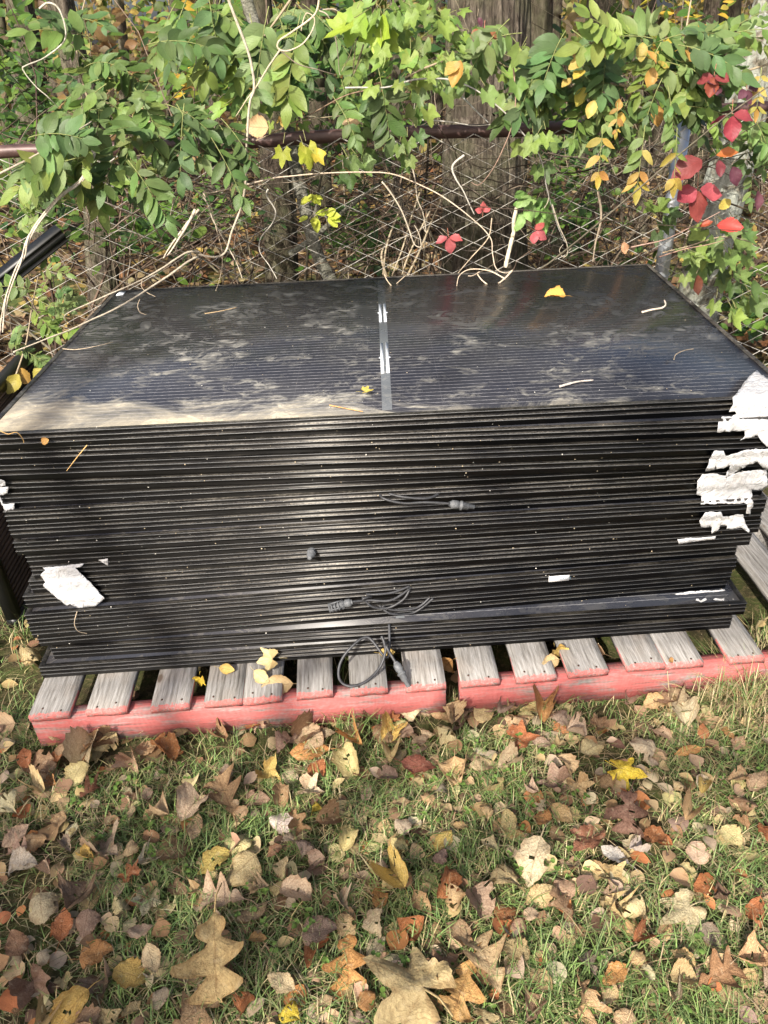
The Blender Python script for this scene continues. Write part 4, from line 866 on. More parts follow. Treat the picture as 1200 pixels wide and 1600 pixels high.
def trunk_tree(label, pts, rpx, mat, kk=40, amp=.0, nf=4, seg=14, top=6.0, rtop=.6, cr=None, group=None, zs=1.0, limbs=(), cat='tree'):
    P = [at_y(*p) for p in pts]; P.sort(key=lambda v: v.z)
    g = P[0].copy()
    if g.z > 0: d = (P[1]-P[0]); k = (g.z+.05)/max(d.z, .05); g = P[0]-d*k; g = Vector((g.x, g.y, -.05)); P = [g]+P
    r = rpx/FPX*depth(P[len(P)//2]); d = (P[-1]-P[-2]).normalized(); 
    if P[-1].z < top: P.append(P[-1]+Vector((d.x*.5, d.y*.5, 1)).normalized()*(top-P[-1].z))
    root = empty('tree', (P[0].x, P[0].y, 0), label, cat, group); b = root.location.copy()
    bg = Bag(); pts_ = smooth_path([p-b for p in P], seg); tube(bg, pts_, r*1.12, r*rtop, k=kk, fn=furrow(amp, nf, zs, rpx) if amp else None)
    for lp, lr in limbs: tube(bg, [v-b for v in smooth_path([at_y(*p) for p in lp], 6)], lr, lr*.5, k=10, rough=.2)
    bg.build('trunk', mat, root, True)
    if cr: crown(root, b, *cr)
    return root
GC = [(.06, .13, .025), (.09, .18, .03), (.12, .21, .04), (.045, .10, .03)]; YC = [(.45, .36, .05), (.35, .33, .06), (.5, .33, .05), (.18, .24, .04)]
trunk_tree('thick deeply furrowed tree trunk rising behind the middle of the fence', [(757, 440, 3.75), (757, 200, 3.75), (762, 0, 3.8)], 66, M_BARK, 180, .017, 8, 26, 7.0, .8, ((.6, 4.0, 5.6), (2.6, 1.6, 1.2), 5200, GC, .09), zs=1.2)
trunk_tree('dark straight trunk just right of the thick one at the top', [(850, 200, 5.6), (843, 0, 5.6)], 24, M_BARKD, 60, .006, 5, 14, 6)
trunk_tree('leaning lichen patched trunk at the right edge', [(1100, 430, 3.35), (1122, 330, 3.3), (1145, 250, 3.3), (1172, 150, 3.3), (1190, 60, 3.3), (1225, -60, 3.4)], 34, M_BARKL, 70, .010, 3.5, 10, 4.6, .7, ((2.2, 4.2, 5.2), (1.6, 1.4, 1.0), 2600, GC+YC, .09), zs=2)
trunk_tree('split grey trunk leaning left behind the left end of the fence', [(160, 405, 4.9), (155, 300, 4.9), (141, 180, 4.9), (118, 95, 4.9), (95, 0, 4.95)], 24, M_BARK, 60, .014, 3, 12, 6, .7, ((-1.9, 5.2, 5.4), (1.7, 1.4, 1.0), 2600, GC, .09), zs=1.5)
trunk_tree('broad grey trunk standing deep at the far left', [(50, 210, 7.0), (42, 100, 7.0), (30, 0, 7.0)], 27, M_BARK, 60, .012, 5, 10, 7)
trunk_tree('black trunk behind the fence, left of centre', [(440, 430, 4.3), (436, 330, 4.3), (430, 240, 4.3), (415, 120, 4.35)], 26, M_BARKD, 50, .008, 4, 10, 6, .7, ((-.6, 5.0, 5.5), (1.6, 1.4, 1.0), 2400, GC, .09))
trunk_tree('slim smooth grey sapling with a broken bend, left of the middle', [(516, 436, 3.0), (500, 407, 3.0), (486, 365, 3.0), (474, 315, 3.02), (462, 262, 3.05), (450, 205, 3.1), (455, 172, 3.1), (443, 140, 3.1), (428, 92, 3.1), (405, 60, 3.15)], 9.5, M_BARKS, 20, .0012, 2, 6, 2.2, .9,
           limbs=[([(488, 360, 3.0), (497, 320, 2.98), (506, 292, 2.97)], .012), ([(452, 398, 2.98), (495, 367, 3.0), (540, 328, 3.0), (592, 288, 3.05)], .012), ([(428, 95, 3.1), (410, 92, 3.1), (385, 85, 3.15)], .016)], cat='sapling')
for k, (px_, Y, r_, nm) in enumerate([(250, 9, 11, 'M'), (330, 8, 8, 'M'), (505, 7.2, 17, 'D'), (395, 12, 12, 'M'), (560, 10, 14, 'D'), (620, 7, 9, 'M'), (680, 13, 10, 'D'), (905, 9, 9, 'M'), (940, 6.5, 13, 'M'), (975, 11, 16, 'D'), (1030, 8.5, 17, 'D'), (1085, 6.5, 14, 'D'), (1145, 9.5, 18, 'D'),
                                     (80, 11, 12, 'M'), (200, 13, 9, 'M'), (290, 15, 10, 'D'), (450, 15, 9, 'M'), (860, 14, 8, 'D'), (-60, 8, 16, 'M'), (-150, 10, 20, 'M'), (1280, 8, 16, 'D'), (1380, 10, 18, 'D'), (15, 9, 8, 'D'), (1005, 6, 6, 'M')]):
    yb = 800-FPX*math.tan(PITCH-math.atan(CAM_H/Y)); ln_ = rnd.uniform(-30, 30)
    tn = {'M': 'grey brown', 'D': 'dark'}[nm]; pl = {250: 'between the split trunk and the hanging feathery vine', 330: 'behind the long falling vine stem', 505: 'just right of the broken sapling', 395: 'a little left of the smooth sapling',
          560: 'behind the bright green lobed leaf spray', 620: 'behind the light green vine left of the thick trunk', 680: 'touching the left side of the thick trunk', 905: 'second to the right of the thick trunk', 940: 'nearest of those above the right wisteria',
          975: 'behind the crest of the right wisteria', 1030: 'broad one behind the middle of the right wisteria', 1085: 'nearest on the left of the lichen patched trunk', 1145: 'directly behind the lichen patched trunk', 80: 'between the far left trunk and the split trunk',
          200: 'thinnest one right of the split trunk', 290: 'farthest one behind the hanging feathery vine', 450: 'directly behind the smooth sapling', 860: 'just behind the dark straight trunk', -60: 'just beyond the left edge', -150: 'further beyond the left edge',
          1280: 'just beyond the right edge', 1380: 'further beyond the right edge', 15: 'left of the broad far left trunk', 1005: 'thin near one among the right wisteria'}[px_]
    trunk_tree('slender %s trunk, %s' % (tn, pl), [(px_, yb, Y), (px_+ln_*.4, 150, Y), (px_+ln_, 0, Y)], r_, M_BARK if nm == 'M' else M_BARKD, 16, .006, 3, 5, 7.5, .7, group='slender trees in the woods behind the fence')

# far wood and undergrowth, nobody could count it
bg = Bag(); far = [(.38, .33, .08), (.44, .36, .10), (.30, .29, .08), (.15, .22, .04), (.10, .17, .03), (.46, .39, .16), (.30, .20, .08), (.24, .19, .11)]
far = [tuple(v*.62 for v in c) for c in far]; blobs = []  # foliage colours darkened in place of shade in the far woods
for q in range(240):
    Y = rnd.uniform(9, 34); x = rnd.uniform(-1, 1)*(3+Y*.6); z = rnd.uniform(.2, 2.4) if q % 5 < 3 else rnd.uniform(2, 9)
    blobs.append((Vector((x, Y, z)), rnd.uniform(.7, 1.8), rnd.choice(far)))
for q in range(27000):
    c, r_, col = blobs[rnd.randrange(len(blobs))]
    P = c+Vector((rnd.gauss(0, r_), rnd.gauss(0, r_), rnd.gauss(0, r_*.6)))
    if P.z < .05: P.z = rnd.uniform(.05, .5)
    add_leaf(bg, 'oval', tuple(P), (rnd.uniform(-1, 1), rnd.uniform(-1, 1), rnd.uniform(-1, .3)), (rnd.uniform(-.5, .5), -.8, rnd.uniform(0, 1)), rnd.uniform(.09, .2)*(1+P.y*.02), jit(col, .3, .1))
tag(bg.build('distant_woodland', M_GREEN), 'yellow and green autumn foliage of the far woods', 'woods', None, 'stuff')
bg = Bag(); br = [(.14, .10, .07), (.20, .16, .11), (.09, .065, .045), (.25, .21, .15), (.07, .05, .035)]
br = [tuple(v*.75 for v in c) for c in br]  # woodland shade put into the stem colours by darkening them
for q in range(430):
    Y = 3.35+rnd.random()**1.5*6.5; x = rnd.uniform(-1, 1)*(1.6+Y*.5); z0 = 0; h = rnd.uniform(.5, 2.6); P = Vector((x, Y, 0)); pts = [P]; d = Vector((rnd.gauss(0, .35), rnd.gauss(0, .3), 1))
    for k in range(6):
        d += Vector((rnd.gauss(0, .28), rnd.gauss(0, .2), rnd.gauss(0, .15)-.06*k*(rnd.random() < .4))); P = P+d.normalized()*(h/6); P.z = max(P.z, .01); pts.append(P)
    tube(bg, smooth_path(pts, 2), rnd.uniform(.002, .009), .001, k=4, col=jit(rnd.choice(br), .25, .05), caps=False)
for q in range(400):     # tangled runners right behind and in the fence
    px_ = rnd.choice([rnd.uniform(180, 620), rnd.uniform(560, 700), rnd.uniform(820, 1060), rnd.uniform(0, 1200)]); py_ = rnd.uniform(235, 430); Y = rnd.uniform(2.93, 3.6); P = at_y(px_, py_, Y)
    if P.z < .02 or 670 < px_ < 840: continue
    d = Vector((rnd.gauss(0, 1), rnd.gauss(0, .25), rnd.gauss(0, .9))).normalized(); pts = [P]
    for k in range(7):
        d = (d+Vector((rnd.gauss(0, .35), rnd.gauss(0, .12), rnd.gauss(0, .35)))).normalized(); P = P+d*rnd.uniform(.05, .11)
        P = Vector((P.x, min(max(P.y, 2.93), 3.9), max(P.z, .02))); pts.append(P)
        if P.z > 1.25: break
    if len(pts) > 2: tube(bg, smooth_path(pts, 3), rnd.uniform(.0010, .0034), .0008, k=4, col=jit(rnd.choice(br[:4]+[(.22, .19, .14)]), .2, .05), caps=False)
tag(bg.build('bramble_tangle', M_STEM, None, True), 'bare brown and grey stems tangled behind the wire mesh', 'undergrowth', None, 'stuff')
# low green undergrowth
bg = Bag()
for (cx, cy, rx, ry, n, Y0, Y1, cols, s0) in [(60, 200, 90, 130, 420, 5.0, 6.5, GC, .085), (20, 90, 60, 90, 200, 5.5, 7, GC, .09), (300, 330, 110, 60, 200, 3.6, 4.6, GC, .06), (560, 360, 60, 60, 150, 3.3, 4.2, GC, .06), (900, 330, 70, 70, 170, 3.4, 4.4, GC, .06), (890, 230, 60, 60, 120, 3.6, 4.6, GC, .07),
                                      (230, 360, 60, 40, 110, 3.6, 4.6, GC, .06), (60, 320, 80, 70, 220, 3.2, 4.2, GC+[(.2, .28, .06)], .06), (440, 60, 160, 70, 480, 4.4, 6, GC, .09), (330, 100, 80, 70, 260, 4.2, 5.6, GC+YC[2:], .09), (640, 60, 130, 60, 260, 5, 7, GC, .09), (1080, 70, 90, 70, 200, 4.2, 5.5, GC+YC, .08), (1170, 480, 60, 60, 120, 3.0, 3.6, GC, .06), (560, 200, 90, 70, 250, 4.5, 6, GC, .08), (980, 420, 40, 25, 60, 3.1, 3.6, GC, .05)]:
    for q in range(n):
        P = at_y(rnd.gauss(cx, rx*.55), rnd.gauss(cy, ry*.55), rnd.uniform(Y0, Y1))
        if P.z < .03: P.z = rnd.uniform(.03, .15)
        add_leaf(bg, rnd.choice(['leaflet', 'oval', 'oval']), tuple(P), (rnd.uniform(-1, 1), rnd.uniform(-.8, .2), rnd.uniform(-.6, .4)), (rnd.uniform(-.5, .5), rnd.uniform(-1, 0), 1), s0*rnd.uniform(.7, 1.3), jit(rnd.choice(cols), .3, .1))
tag(bg.build('undergrowth_leaves', M_GREEN), 'dark green leaves of the undergrowth behind the fence', 'undergrowth', None, 'stuff')

# ------------------------------------------------------------------ climbing plants on the fence
WG = [(.12, .205, .065), (.15, .245, .07), (.10, .18, .07), (.18, .27, .10), (.08, .14, .045), (.20, .28, .07)]      # blue green compound leaves
LG = [(.19, .30, .07), (.24, .36, .08), (.16, .26, .065), (.21, .31, .10)]                              # light lobed leaves
YL = [(.50, .38, .08), (.54, .43, .13), (.42, .36, .08), (.45, .28, .08)]
def frond(lf, st, P, d, nrm, L, n, cols, tipcols=None, droop=.5, wid=.36, kind='leaflet'):
    d = Vector(d).normalized(); nrm = Vector(nrm).normalized(); P = Vector(P); pts = [P]; dd = d.copy(); seg = 8
    for k in range(seg): dd = (dd+Vector((0, 0, -droop*.13))).normalized(); pts.append(pts[-1]+dd*(L/seg))
    tube(st, pts, .0016, .0008, k=4, col=(.20, .22, .08), caps=False); base = rnd.choice(cols)
    def at(t): i = min(int(t*seg), seg-1); return pts[i].lerp(pts[i+1], t*seg-i), (pts[i+1]-pts[i]).normalized()
    for k in range(n):
        t = .22+.74*k/max(n-1, 1); Q, tg = at(t); side = nrm.cross(tg).normalized(); env = .72+.4*math.sin(math.pi*(.15+.75*t))
        for s in (-1, 1):
            if rnd.random() < .10: continue
            ld = tg*(.45+.25*t+rnd.gauss(0, .15))+side*s*.9+Vector((rnd.gauss(0, .12), rnd.gauss(0, .12), rnd.uniform(-.5, .05))); c = base
            if tipcols and rnd.random() < (t*1.3-.25): c = rnd.choice(tipcols)
            add_leaf(lf, kind, tuple(Q), ld, nrm+Vector((rnd.gauss(0, .35), rnd.gauss(0, .35), rnd.gauss(0, .3)))+side*s*.25, L*wid*env*rnd.uniform(.72, 1.18), jit(c, .2, .1), yscale=rnd.uniform(.9, 1.35))
    Q, tg = at(1.0); add_leaf(lf, kind, tuple(Q), tg, nrm, L*wid*1.05, jit(rnd.choice(tipcols) if tipcols else base, .12, .05))
def palm(lf, st, P, d, nrm, s, cols, kind='ivy'):
    P = Vector(P); d = Vector(d).normalized(); q = P-d*s*.5+Vector((0, .02, -.01)); tube(st, [q, P], .001, k=4, col=(.2, .2, .08), caps=False)
    add_leaf(lf, kind, tuple(P), d, nrm, s, jit(rnd.choice(cols), .15, .07), lod=2)
def tri(lf, st, P, d, nrm, s, cols):
    P = Vector(P); d = Vector(d).normalized(); nrm = Vector(nrm).normalized(); side = nrm.cross(d).normalized(); tube(st, [P-d*s*.6, P], .0012, k=4, col=(.3, .12, .08), caps=False)
    for v, k in ((d, 1.1), (side*.9+d*.35, .95), (-side*.9+d*.35, .95)): add_leaf(lf, 'oval', tuple(P+v.normalized()*s*.06), v, nrm+Vector((rnd.gauss(0, .2), rnd.gauss(0, .2), 0)), s*k, jit(rnd.choice(cols), .12, .06), lod=1, yscale=1.15)
def plant(name, label, cat, regs, stems=(), group=None, extra=None):
    """regs: (kind, cx, cy, rx, ry, n, Ynear, Yfar, size px, colours, tips, direction bias (x, z))"""
    lf, st = Bag(), Bag(); c0 = regs[0]; root = empty(name, at_y(c0[1], c0[2], c0[7]), label, cat, group); b = root.location.copy(); made = []
    for (kind, cx, cy, rx, ry, n, Y0, Y1, sz, cols, tips, bias) in regs:
        n = max(1, round(n*{'frond': .56, 'palm': .70}.get(kind, 1))); sz = sz*{'frond': .72, 'palm': .76}.get(kind, 1)
        for q in range(n):
            a_ = rnd.uniform(0, 6.28); rr = math.sqrt(rnd.random()); px_, py_ = cx+rx*rr*math.cos(a_), cy+ry*rr*math.sin(a_)
            P = at_y(px_, py_, rnd.uniform(Y0, Y1)); s = sz*rnd.uniform(.75, 1.25)/FPX*depth(P)
            out = Vector(((px_-cx)/max(rx, 1)*.8+bias[0]+rnd.gauss(0, .35), -rnd.uniform(.0, .6), -(py_-cy)/max(ry, 1)*.5+bias[1]+rnd.gauss(0, .3)))
            nrm = Vector((rnd.gauss(0, .25), -rnd.uniform(.35, .9), rnd.uniform(.5, 1.0))); P2 = P-b
            if kind == 'frond': P2 = P2-out.normalized()*s*.5; frond(lf, st, P2, out, nrm, s, rnd.choice([5, 6, 6, 7]), cols, tips, .6)
            elif kind == 'palm': palm(lf, st, P2, (out.x, -.3, out.z-.5), nrm, s, cols, rnd.choice(['ivy', 'maple', 'ivy']))
            elif kind == 'tri': tri(lf, st, P2, (out.x, -.2, out.z-.4), nrm, s, cols)
            elif kind == 'single': add_leaf(lf, 'oval', tuple(P2), (out.x, -.3, out.z-.4), nrm, s, jit(rnd.choice(cols), .15, .06), lod=1)
    if extra: extra(lf, st, b)
    for pts, r_ in stems: tube(st, [p-b for p in smooth_path([at_y(*p) for p in pts], 6)], r_, r_*.5, k=6, col=(.30, .24, .16), rough=.2)
    if lf.n: lf.build('foliage', M_GREEN, root)
    if st.n: st.build('stem', M_STEM, root, True)
    return root
def F1(px_, py_, Y, dx, dz, s, cols, tips=None, n=6, dy=-.3, nrm=(0, -.75, .65), droop=.5):
    def f(lf, st, b):
        P = at_y(px_, py_, Y); frond(lf, st, P-b, (dx+rnd.gauss(0, .08), dy, dz), nrm, s*.82/FPX*depth(P), n, cols, tips, droop)
    return f
def many(*fs):
    def f(lf, st, b):
        for g in fs: g(lf, st, b)
    return f
plant('wisteria_vine', 'dense green vine with feathery leaves hiding the left part of the brown rail', 'vine',
      [('frond', 175, 150, 75, 70, 17, 2.5, 2.8, 120, WG, None, (.1, -.2)), ('frond', 215, 200, 110, 50, 20, 2.45, 2.75, 120, WG, None, (.1, -.3)), ('frond', 130, 255, 90, 40, 17, 2.4, 2.65, 115, WG+LG[:1], None, (-.2, -.5)),
       ('frond', 320, 205, 60, 30, 12, 2.45, 2.7, 120, WG, None, (.4, -.6)), ('frond', 110, 60, 45, 55, 8, 2.6, 2.9, 110, WG, None, (.2, -.1)), ('palm', 250, 165, 60, 60, 16, 2.5, 2.7, 44, LG+WG, None, (0, 0)), ('palm', 130, 290, 80, 14, 14, 2.4, 2.55, 42, WG+LG, None, (0, -.2))],
      [([(160, 235, 2.6), (145, 180, 2.7), (120, 80, 2.75), (140, -30, 2.8)], .004), ([(300, 210, 2.6), (220, 190, 2.65), (150, 230, 2.6)], .004)],
      extra=many(F1(140, 205, 2.4, -1, -.12, 150, WG, None, 7, -.2, (.1, -.6, .8)), F1(130, 245, 2.38, -1, -.05, 140, WG, None, 7, -.2), F1(45, 215, 2.4, .9, .25, 120, WG, None, 7), F1(200, 250, 2.38, .6, -.75, 120, LG[:1]+WG, None, 6), F1(330, 215, 2.42, .5, -.8, 115, WG, None, 5), F1(230, 70, 2.6, .9, .2, 130, WG, None, 6)))
plant('wisteria_vine', 'feathery green vine hanging down from the top edge, left of centre', 'vine',
      [('frond', 300, 30, 70, 40, 11, 2.75, 3.1, 130, WG+[(.05, .12, .04)], None, (0, -.5)), ('frond', 400, 50, 80, 45, 18, 2.75, 3.1, 135, WG+[(.06, .14, .04)], None, (.1, -.7)), ('frond', 470, 45, 50, 50, 10, 2.8, 3.1, 130, WG, None, (.1, -.7)), ('frond', 560, 120, 40, 60, 9, 2.7, 2.95, 110, WG+LG, None, (.1, -.6))],
      [([(480, -40, 2.9), (440, 20, 2.9), (410, 60, 2.9)], .005)], extra=many(F1(470, 20, 2.65, -.35, -.9, 150, WG, None, 7), F1(420, 10, 2.7, -.3, -.9, 150, WG, None, 6), F1(590, 100, 2.62, .3, -.9, 120, WG, None, 7), F1(520, 150, 2.62, .2, -.3, 90, WG, None, 4)))
plant('grape_vine', 'bright yellow green lobed leaf spray at the top centre', 'vine', [('palm', 578, 22, 34, 26, 6, 2.5, 2.65, 74, [(.33, .46, .06), (.28, .42, .05)], None, (0, -.4))], [([(568, 70, 2.6), (552, 115, 2.65), (560, 30, 2.6)], .0025)])
plant('porcelain_berry_vine', 'light green lobed leaf vine sprawling over the rail in front of the thick trunk', 'vine',
      [('palm', 660, 60, 80, 60, 58, 2.5, 2.8, 46, LG, None, (0, -.3)), ('palm', 640, 130, 60, 50, 28, 2.5, 2.75, 44, LG+WG, None, (0, -.3)), ('palm', 760, 95, 70, 40, 34, 2.5, 2.75, 46, LG+WG, None, (0, -.2)), ('palm', 830, 130, 50, 40, 22, 2.5, 2.7, 46, LG+WG, None, (0, -.3)),
       ('palm', 838, 215, 22, 48, 20, 2.45, 2.6, 46, WG+LG, None, (0, -.6)), ('palm', 632, 215, 26, 30, 12, 2.5, 2.7, 38, WG+LG, None, (0, -.5)), ('palm', 610, 20, 40, 30, 20, 2.55, 2.8, 50, LG, None, (0, -.3)), ('single', 728, 98, 10, 10, 2, 2.45, 2.5, 34, YL, None, (0, -.5))],
      [([(600, 140, 2.7), (680, 100, 2.65), (760, 90, 2.65), (850, 140, 2.65)], .0035)])
plant('wisteria_vine', 'dense feathery green vine with yellow hanging tips draped over the right part of the fence', 'vine',
      [('frond', 790, 75, 60, 30, 10, 2.55, 2.8, 110, WG, None, (.1, -.1)), ('frond', 900, 110, 90, 45, 22, 2.5, 2.75, 120, WG, None, (.2, -.2)), ('frond', 1000, 80, 90, 50, 22, 2.55, 2.85, 120, WG, None, (.1, .1)), ('frond', 1080, 110, 70, 50, 20, 2.55, 2.8, 115, WG, None, (.2, -.2)),
       ('frond', 1030, 175, 90, 35, 18, 2.45, 2.65, 105, WG+LG[:1], YL if False else None, (0, -.8)), ('frond', 1175, 240, 30, 70, 12, 2.5, 2.7, 100, WG, None, (.1, -.8)), ('frond', 910, 170, 40, 30, 8, 2.5, 2.7, 95, WG+LG, None, (-.2, -.5)), ('single', 1000, 120, 110, 60, 14, 2.45, 2.6, 26, YL, None, (0, -.4)), ('frond', 1140, 60, 60, 40, 10, 2.6, 2.9, 110, WG, None, (.2, 0))],
      [([(820, 150, 2.7), (930, 130, 2.65), (1060, 140, 2.65), (1200, 100, 2.7)], .006), ([(1060, 150, 2.6), (1070, 60, 2.65), (1085, -30, 2.7)], .004)],
      extra=many(F1(1008, 195, 2.4, -.05, -1, 105, WG, YL, 5, -.1), F1(1058, 200, 2.4, .1, -1, 92, LG[:1], YL, 4, -.1), F1(942, 200, 2.4, -.15, -1, 80, YL, YL, 3, -.1), F1(965, 160, 2.42, .2, -1, 48, YL, YL, 3, -.1), F1(1190, 105, 2.45, -.05, -1, 70, YL, YL, 4, -.1), F1(1020, 60, 2.5, -1, .25, 150, WG, None, 8, -.2, (0, -.8, .6)), F1(985, 80, 2.5, -.7, .7, 120, WG, None, 7), F1(1060, 70, 2.5, .8, -.1, 130, WG, None, 8)))
plant('porcelain_berry_vine', 'green lobed leaf vine climbing the wire mesh by the galvanised post', 'vine',
      [('palm', 1130, 385, 55, 50, 44, 2.55, 2.8, 46, LG[2:]+WG, None, (0, -.3)), ('palm', 1076, 415, 22, 34, 8, 2.5, 2.7, 40, LG, None, (0, -.3)), ('palm', 1020, 335, 22, 30, 10, 2.55, 2.75, 42, LG+WG, None, (0, -.3)), ('palm', 1150, 450, 45, 35, 18, 2.55, 2.8, 46, WG+LG, None, (0, -.3)), ('single', 1075, 345, 3, 3, 1, 2.5, 2.52, 30, YL, None, (0, .3)), ('single', 1143, 312, 3, 3, 1, 2.5, 2.52, 32, YL, None, (0, .3))],
      [([(1035, 395, 2.6), (1075, 385, 2.6), (1130, 370, 2.6), (1180, 380, 2.65)], .003)])
plant('leafy_shrub', 'small bright green leafy shoots at the left behind the leaning black rail', 'shrub',
      [('frond', 45, 480, 55, 40, 12, 2.25, 2.6, 80, LG[:2]+WG, None, (.1, .3)), ('frond', 30, 545, 40, 35, 9, 2.1, 2.4, 76, LG[2:]+WG, None, (.2, .2)), ('frond', 60, 425, 30, 25, 5, 2.5, 2.7, 60, LG, None, (.2, .2)), ('frond', 20, 340, 30, 40, 5, 2.7, 2.9, 60, LG, None, (.1, .2)), ('single', 40, 570, 30, 20, 3, 2.1, 2.3, 40, YL, None, (0, .2))], [([(20, 600, 2.2), (40, 540, 2.3), (50, 480, 2.35), (60, 430, 2.5)], .003)])
plant('leafy_sprig', 'small round leaved green sprig on the wire mesh right of the thick trunk', 'sprig', [('single', 838, 325, 24, 24, 20, 2.7, 2.8, 26, [(.22, .42, .12), (.28, .46, .16)], None, (0, -.1))], [([(836, 350, 2.8), (832, 330, 2.76), (845, 300, 2.75)], .002)])
plant('leafy_sprig', 'little yellow green sprig on the sapling in front of the mesh, left of centre', 'sprig', [], [], None) if False else None
plant('leafy_sprig', 'little yellow green sprig in the mesh below the rail, left of centre', 'sprig', [('single', 485, 307, 14, 5, 5, 2.75, 2.8, 18, [(.5, .58, .08)], None, (0, -.3)), ('single', 500, 335, 22, 9, 10, 2.75, 2.8, 19, [(.45, .56, .08)], None, (.3, .1))], [([(483, 350, 2.8), (495, 335, 2.77), (520, 325, 2.76)], .0015)])
plant('yellowing_vine', 'yellow green lobed leaves hanging over the rail, left of centre', 'vine', [('palm', 470, 232, 34, 14, 5, 2.55, 2.65, 50, [(.36, .42, .05), (.5, .45, .06)], None, (0, -.7)), ('palm', 445, 185, 40, 16, 9, 2.6, 2.75, 40, LG+YL, None, (0, -.2)), ('palm', 380, 165, 30, 20, 6, 2.6, 2.75, 44, LG+YL[:1], None, (0, -.2)), ('palm', 535, 245, 30, 18, 6, 2.65, 2.8, 46, WG, None, (0, -.7))], [([(400, 220, 2.7), (470, 190, 2.7), (540, 180, 2.7)], .002)])
RED = [(.24, .055, .06), (.20, .05, .07), (.30, .08, .05)]; PUR = [(.13, .05, .075), (.15, .06, .09)]; PNK = [(.50, .12, .13), (.44, .12, .14)]
for (lb, px_, py_, s, cols, kind, Y, dx, dz) in [
    ('three dark purple red leaflets with bright rims at the right edge', 1145, 180, 44, [(.24, .045, .08), (.28, .05, .07)], 'tri', 2.38, .15, -.9), ('purple leaflets high at the right edge', 1122, 132, 34, PUR, 'tri', 2.42, -.8, .3), ('purple leaflets below the lichen patched trunk at the right edge', 1168, 138, 34, PUR, 'tri', 2.42, .5, -.5),
    ('red three part leaf left of the purple ones', 1116, 118, 34, RED, 'tri', 2.42, 0, -.9), ('large dark red leaf just above the galvanised post', 1098, 248, 62, RED, 'single', 2.4, -.9, -.6), ('orange red leaf beside the large dark red one', 1118, 243, 46, [(.5, .16, .05)], 'single', 2.44, .9, .35),
    ('hanging dark red leaf right of the galvanised post', 1122, 252, 46, RED[:2], 'single', 2.4, .05, -1), ('hanging purple red leaf further right of the post', 1143, 260, 48, PUR+RED[:1], 'single', 2.4, .15, -1), ('pair of maroon leaves hanging on the vine right of the post', 1092, 296, 52, [(.26, .06, .05), (.36, .07, .09)], 'tri', 2.45, .4, -.6),
    ('bright red leaf under the maroon pair', 1118, 352, 46, [(.6, .08, .07)], 'single', 2.45, 1, .05), ('short red leaf left of the bright red one', 1094, 356, 28, [(.45, .1, .06)], 'single', 2.48, .8, .5), ('brown curled leaf at the foot of the green vine by the post', 1088, 430, 38, [(.20, .08, .05)], 'single', 2.5, .1, -1),
    ('two pink red leaves before the thick trunk, upper pair', 755, 330, 24, PNK, 'tri', 2.72, 0, 1), ('pink red leaves on the mesh at the left of the thick trunk', 702, 372, 32, PNK, 'tri', 2.72, .2, -1), ('pink red leaves on the mesh at the right of the thick trunk', 836, 360, 30, PNK, 'tri', 2.72, .9, -.1),
    ('dark red leaf against the thick trunk at the top', 746, 28, 22, PUR, 'single', 2.6, .1, -1), ('orange brown leaf cluster against the thick trunk near the top', 758, 48, 34, [(.38, .15, .05), (.30, .12, .06)], 'tri', 2.6, .3, -.8), ('purple leaf at the right edge beside the mesh', 1182, 296, 34, PUR, 'single', 2.6, .2, -1)]:
    plant('creeper_leaf', lb, 'red leaf', [(kind, px_, py_, 2, 2, 1, Y, Y+.02, s*.74, cols, None, (dx*2, dz*2))], [([(px_+rnd.uniform(-12, 12), py_-14, Y+.06), (px_, py_-3, Y+.02)], .001)], 'red and purple creeper leaves on the fence')
put_leaf('dry_leaf', at_y(420, 200, 2.62), (-1, 0, .1), (0, -1, .35), 34/FPX*2.5, 'round', (.58, .42, .24), 'dry tan leaf caught above the brown rail, left of centre')
put_leaf('dry_leaf', at_y(563, 193, 2.66), (-1, 0, .0), (0, -.7, .9), 28/FPX*2.5, 'oval', (.48, .36, .22), 'dry tan leaf lying above the rail at the centre')
put_leaf('dry_leaf', at_y(975, 378, 2.6), (.2, 0, -1), (0, -1, .3), 20/FPX*2.5, 'oval', (.55, .33, .2), 'small dry pinkish leaf on a stem before the mesh, left of the post')

# ------------------------------------------------------------------ bare vine stems in front of the fence
PALE = (.38, .33, .25); MID = (.27, .22, .16); GREY = (.36, .34, .30); BRN = (.22, .15, .10)
def stem(pts, r, label, col=PALE, Y=2.7, r1=None, name='vine_stem', strands=1, cat='stem'):
    P = [at_y(p[0], p[1], p[2] if len(p) > 2 else Y) for p in pts]; b = P[0].copy(); bg = Bag()
    for s in range(strands):
        o_ = Vector((0, 0, 0)); Q = []
        for i, p in enumerate(smooth_path(P, 7)):
            if strands > 1: a_ = i*.20+.5*math.sin(i*.3)+s*math.pi*2/strands; o_ = Vector((math.cos(a_), math.sin(a_), .3*math.sin(a_)))*r*1.1
            Q.append(p-b+o_+Vector((noise.noise(p*9), noise.noise(p*9+Vector((5, 0, 0))), noise.noise(p*9+Vector((0, 5, 0)))))*.004)
        tube(bg, Q, r*.86, (r1 or r*.42)*.86, k=7, col=jit(col, .08), rough=.3)
    o = bg.build(name, M_STEM, None, True); o.location = b; return tag(o, label, cat, 'bare vine stems on and before the fence')
stem([(350, -20, 2.5), (372, 40, 2.5), (390, 90, 2.5), (397, 135, 2.5), (390, 160, 2.5), (386, 200, 2.5), (384, 245, 2.5), (383, 290, 2.52), (375, 330, 2.55), (362, 365, 2.55), (352, 394, 2.53), (335, 402, 2.5), (310, 398, 2.5)], .0045, 'long pale vine stem falling from the top edge across the rail and curling left', r1=.004)
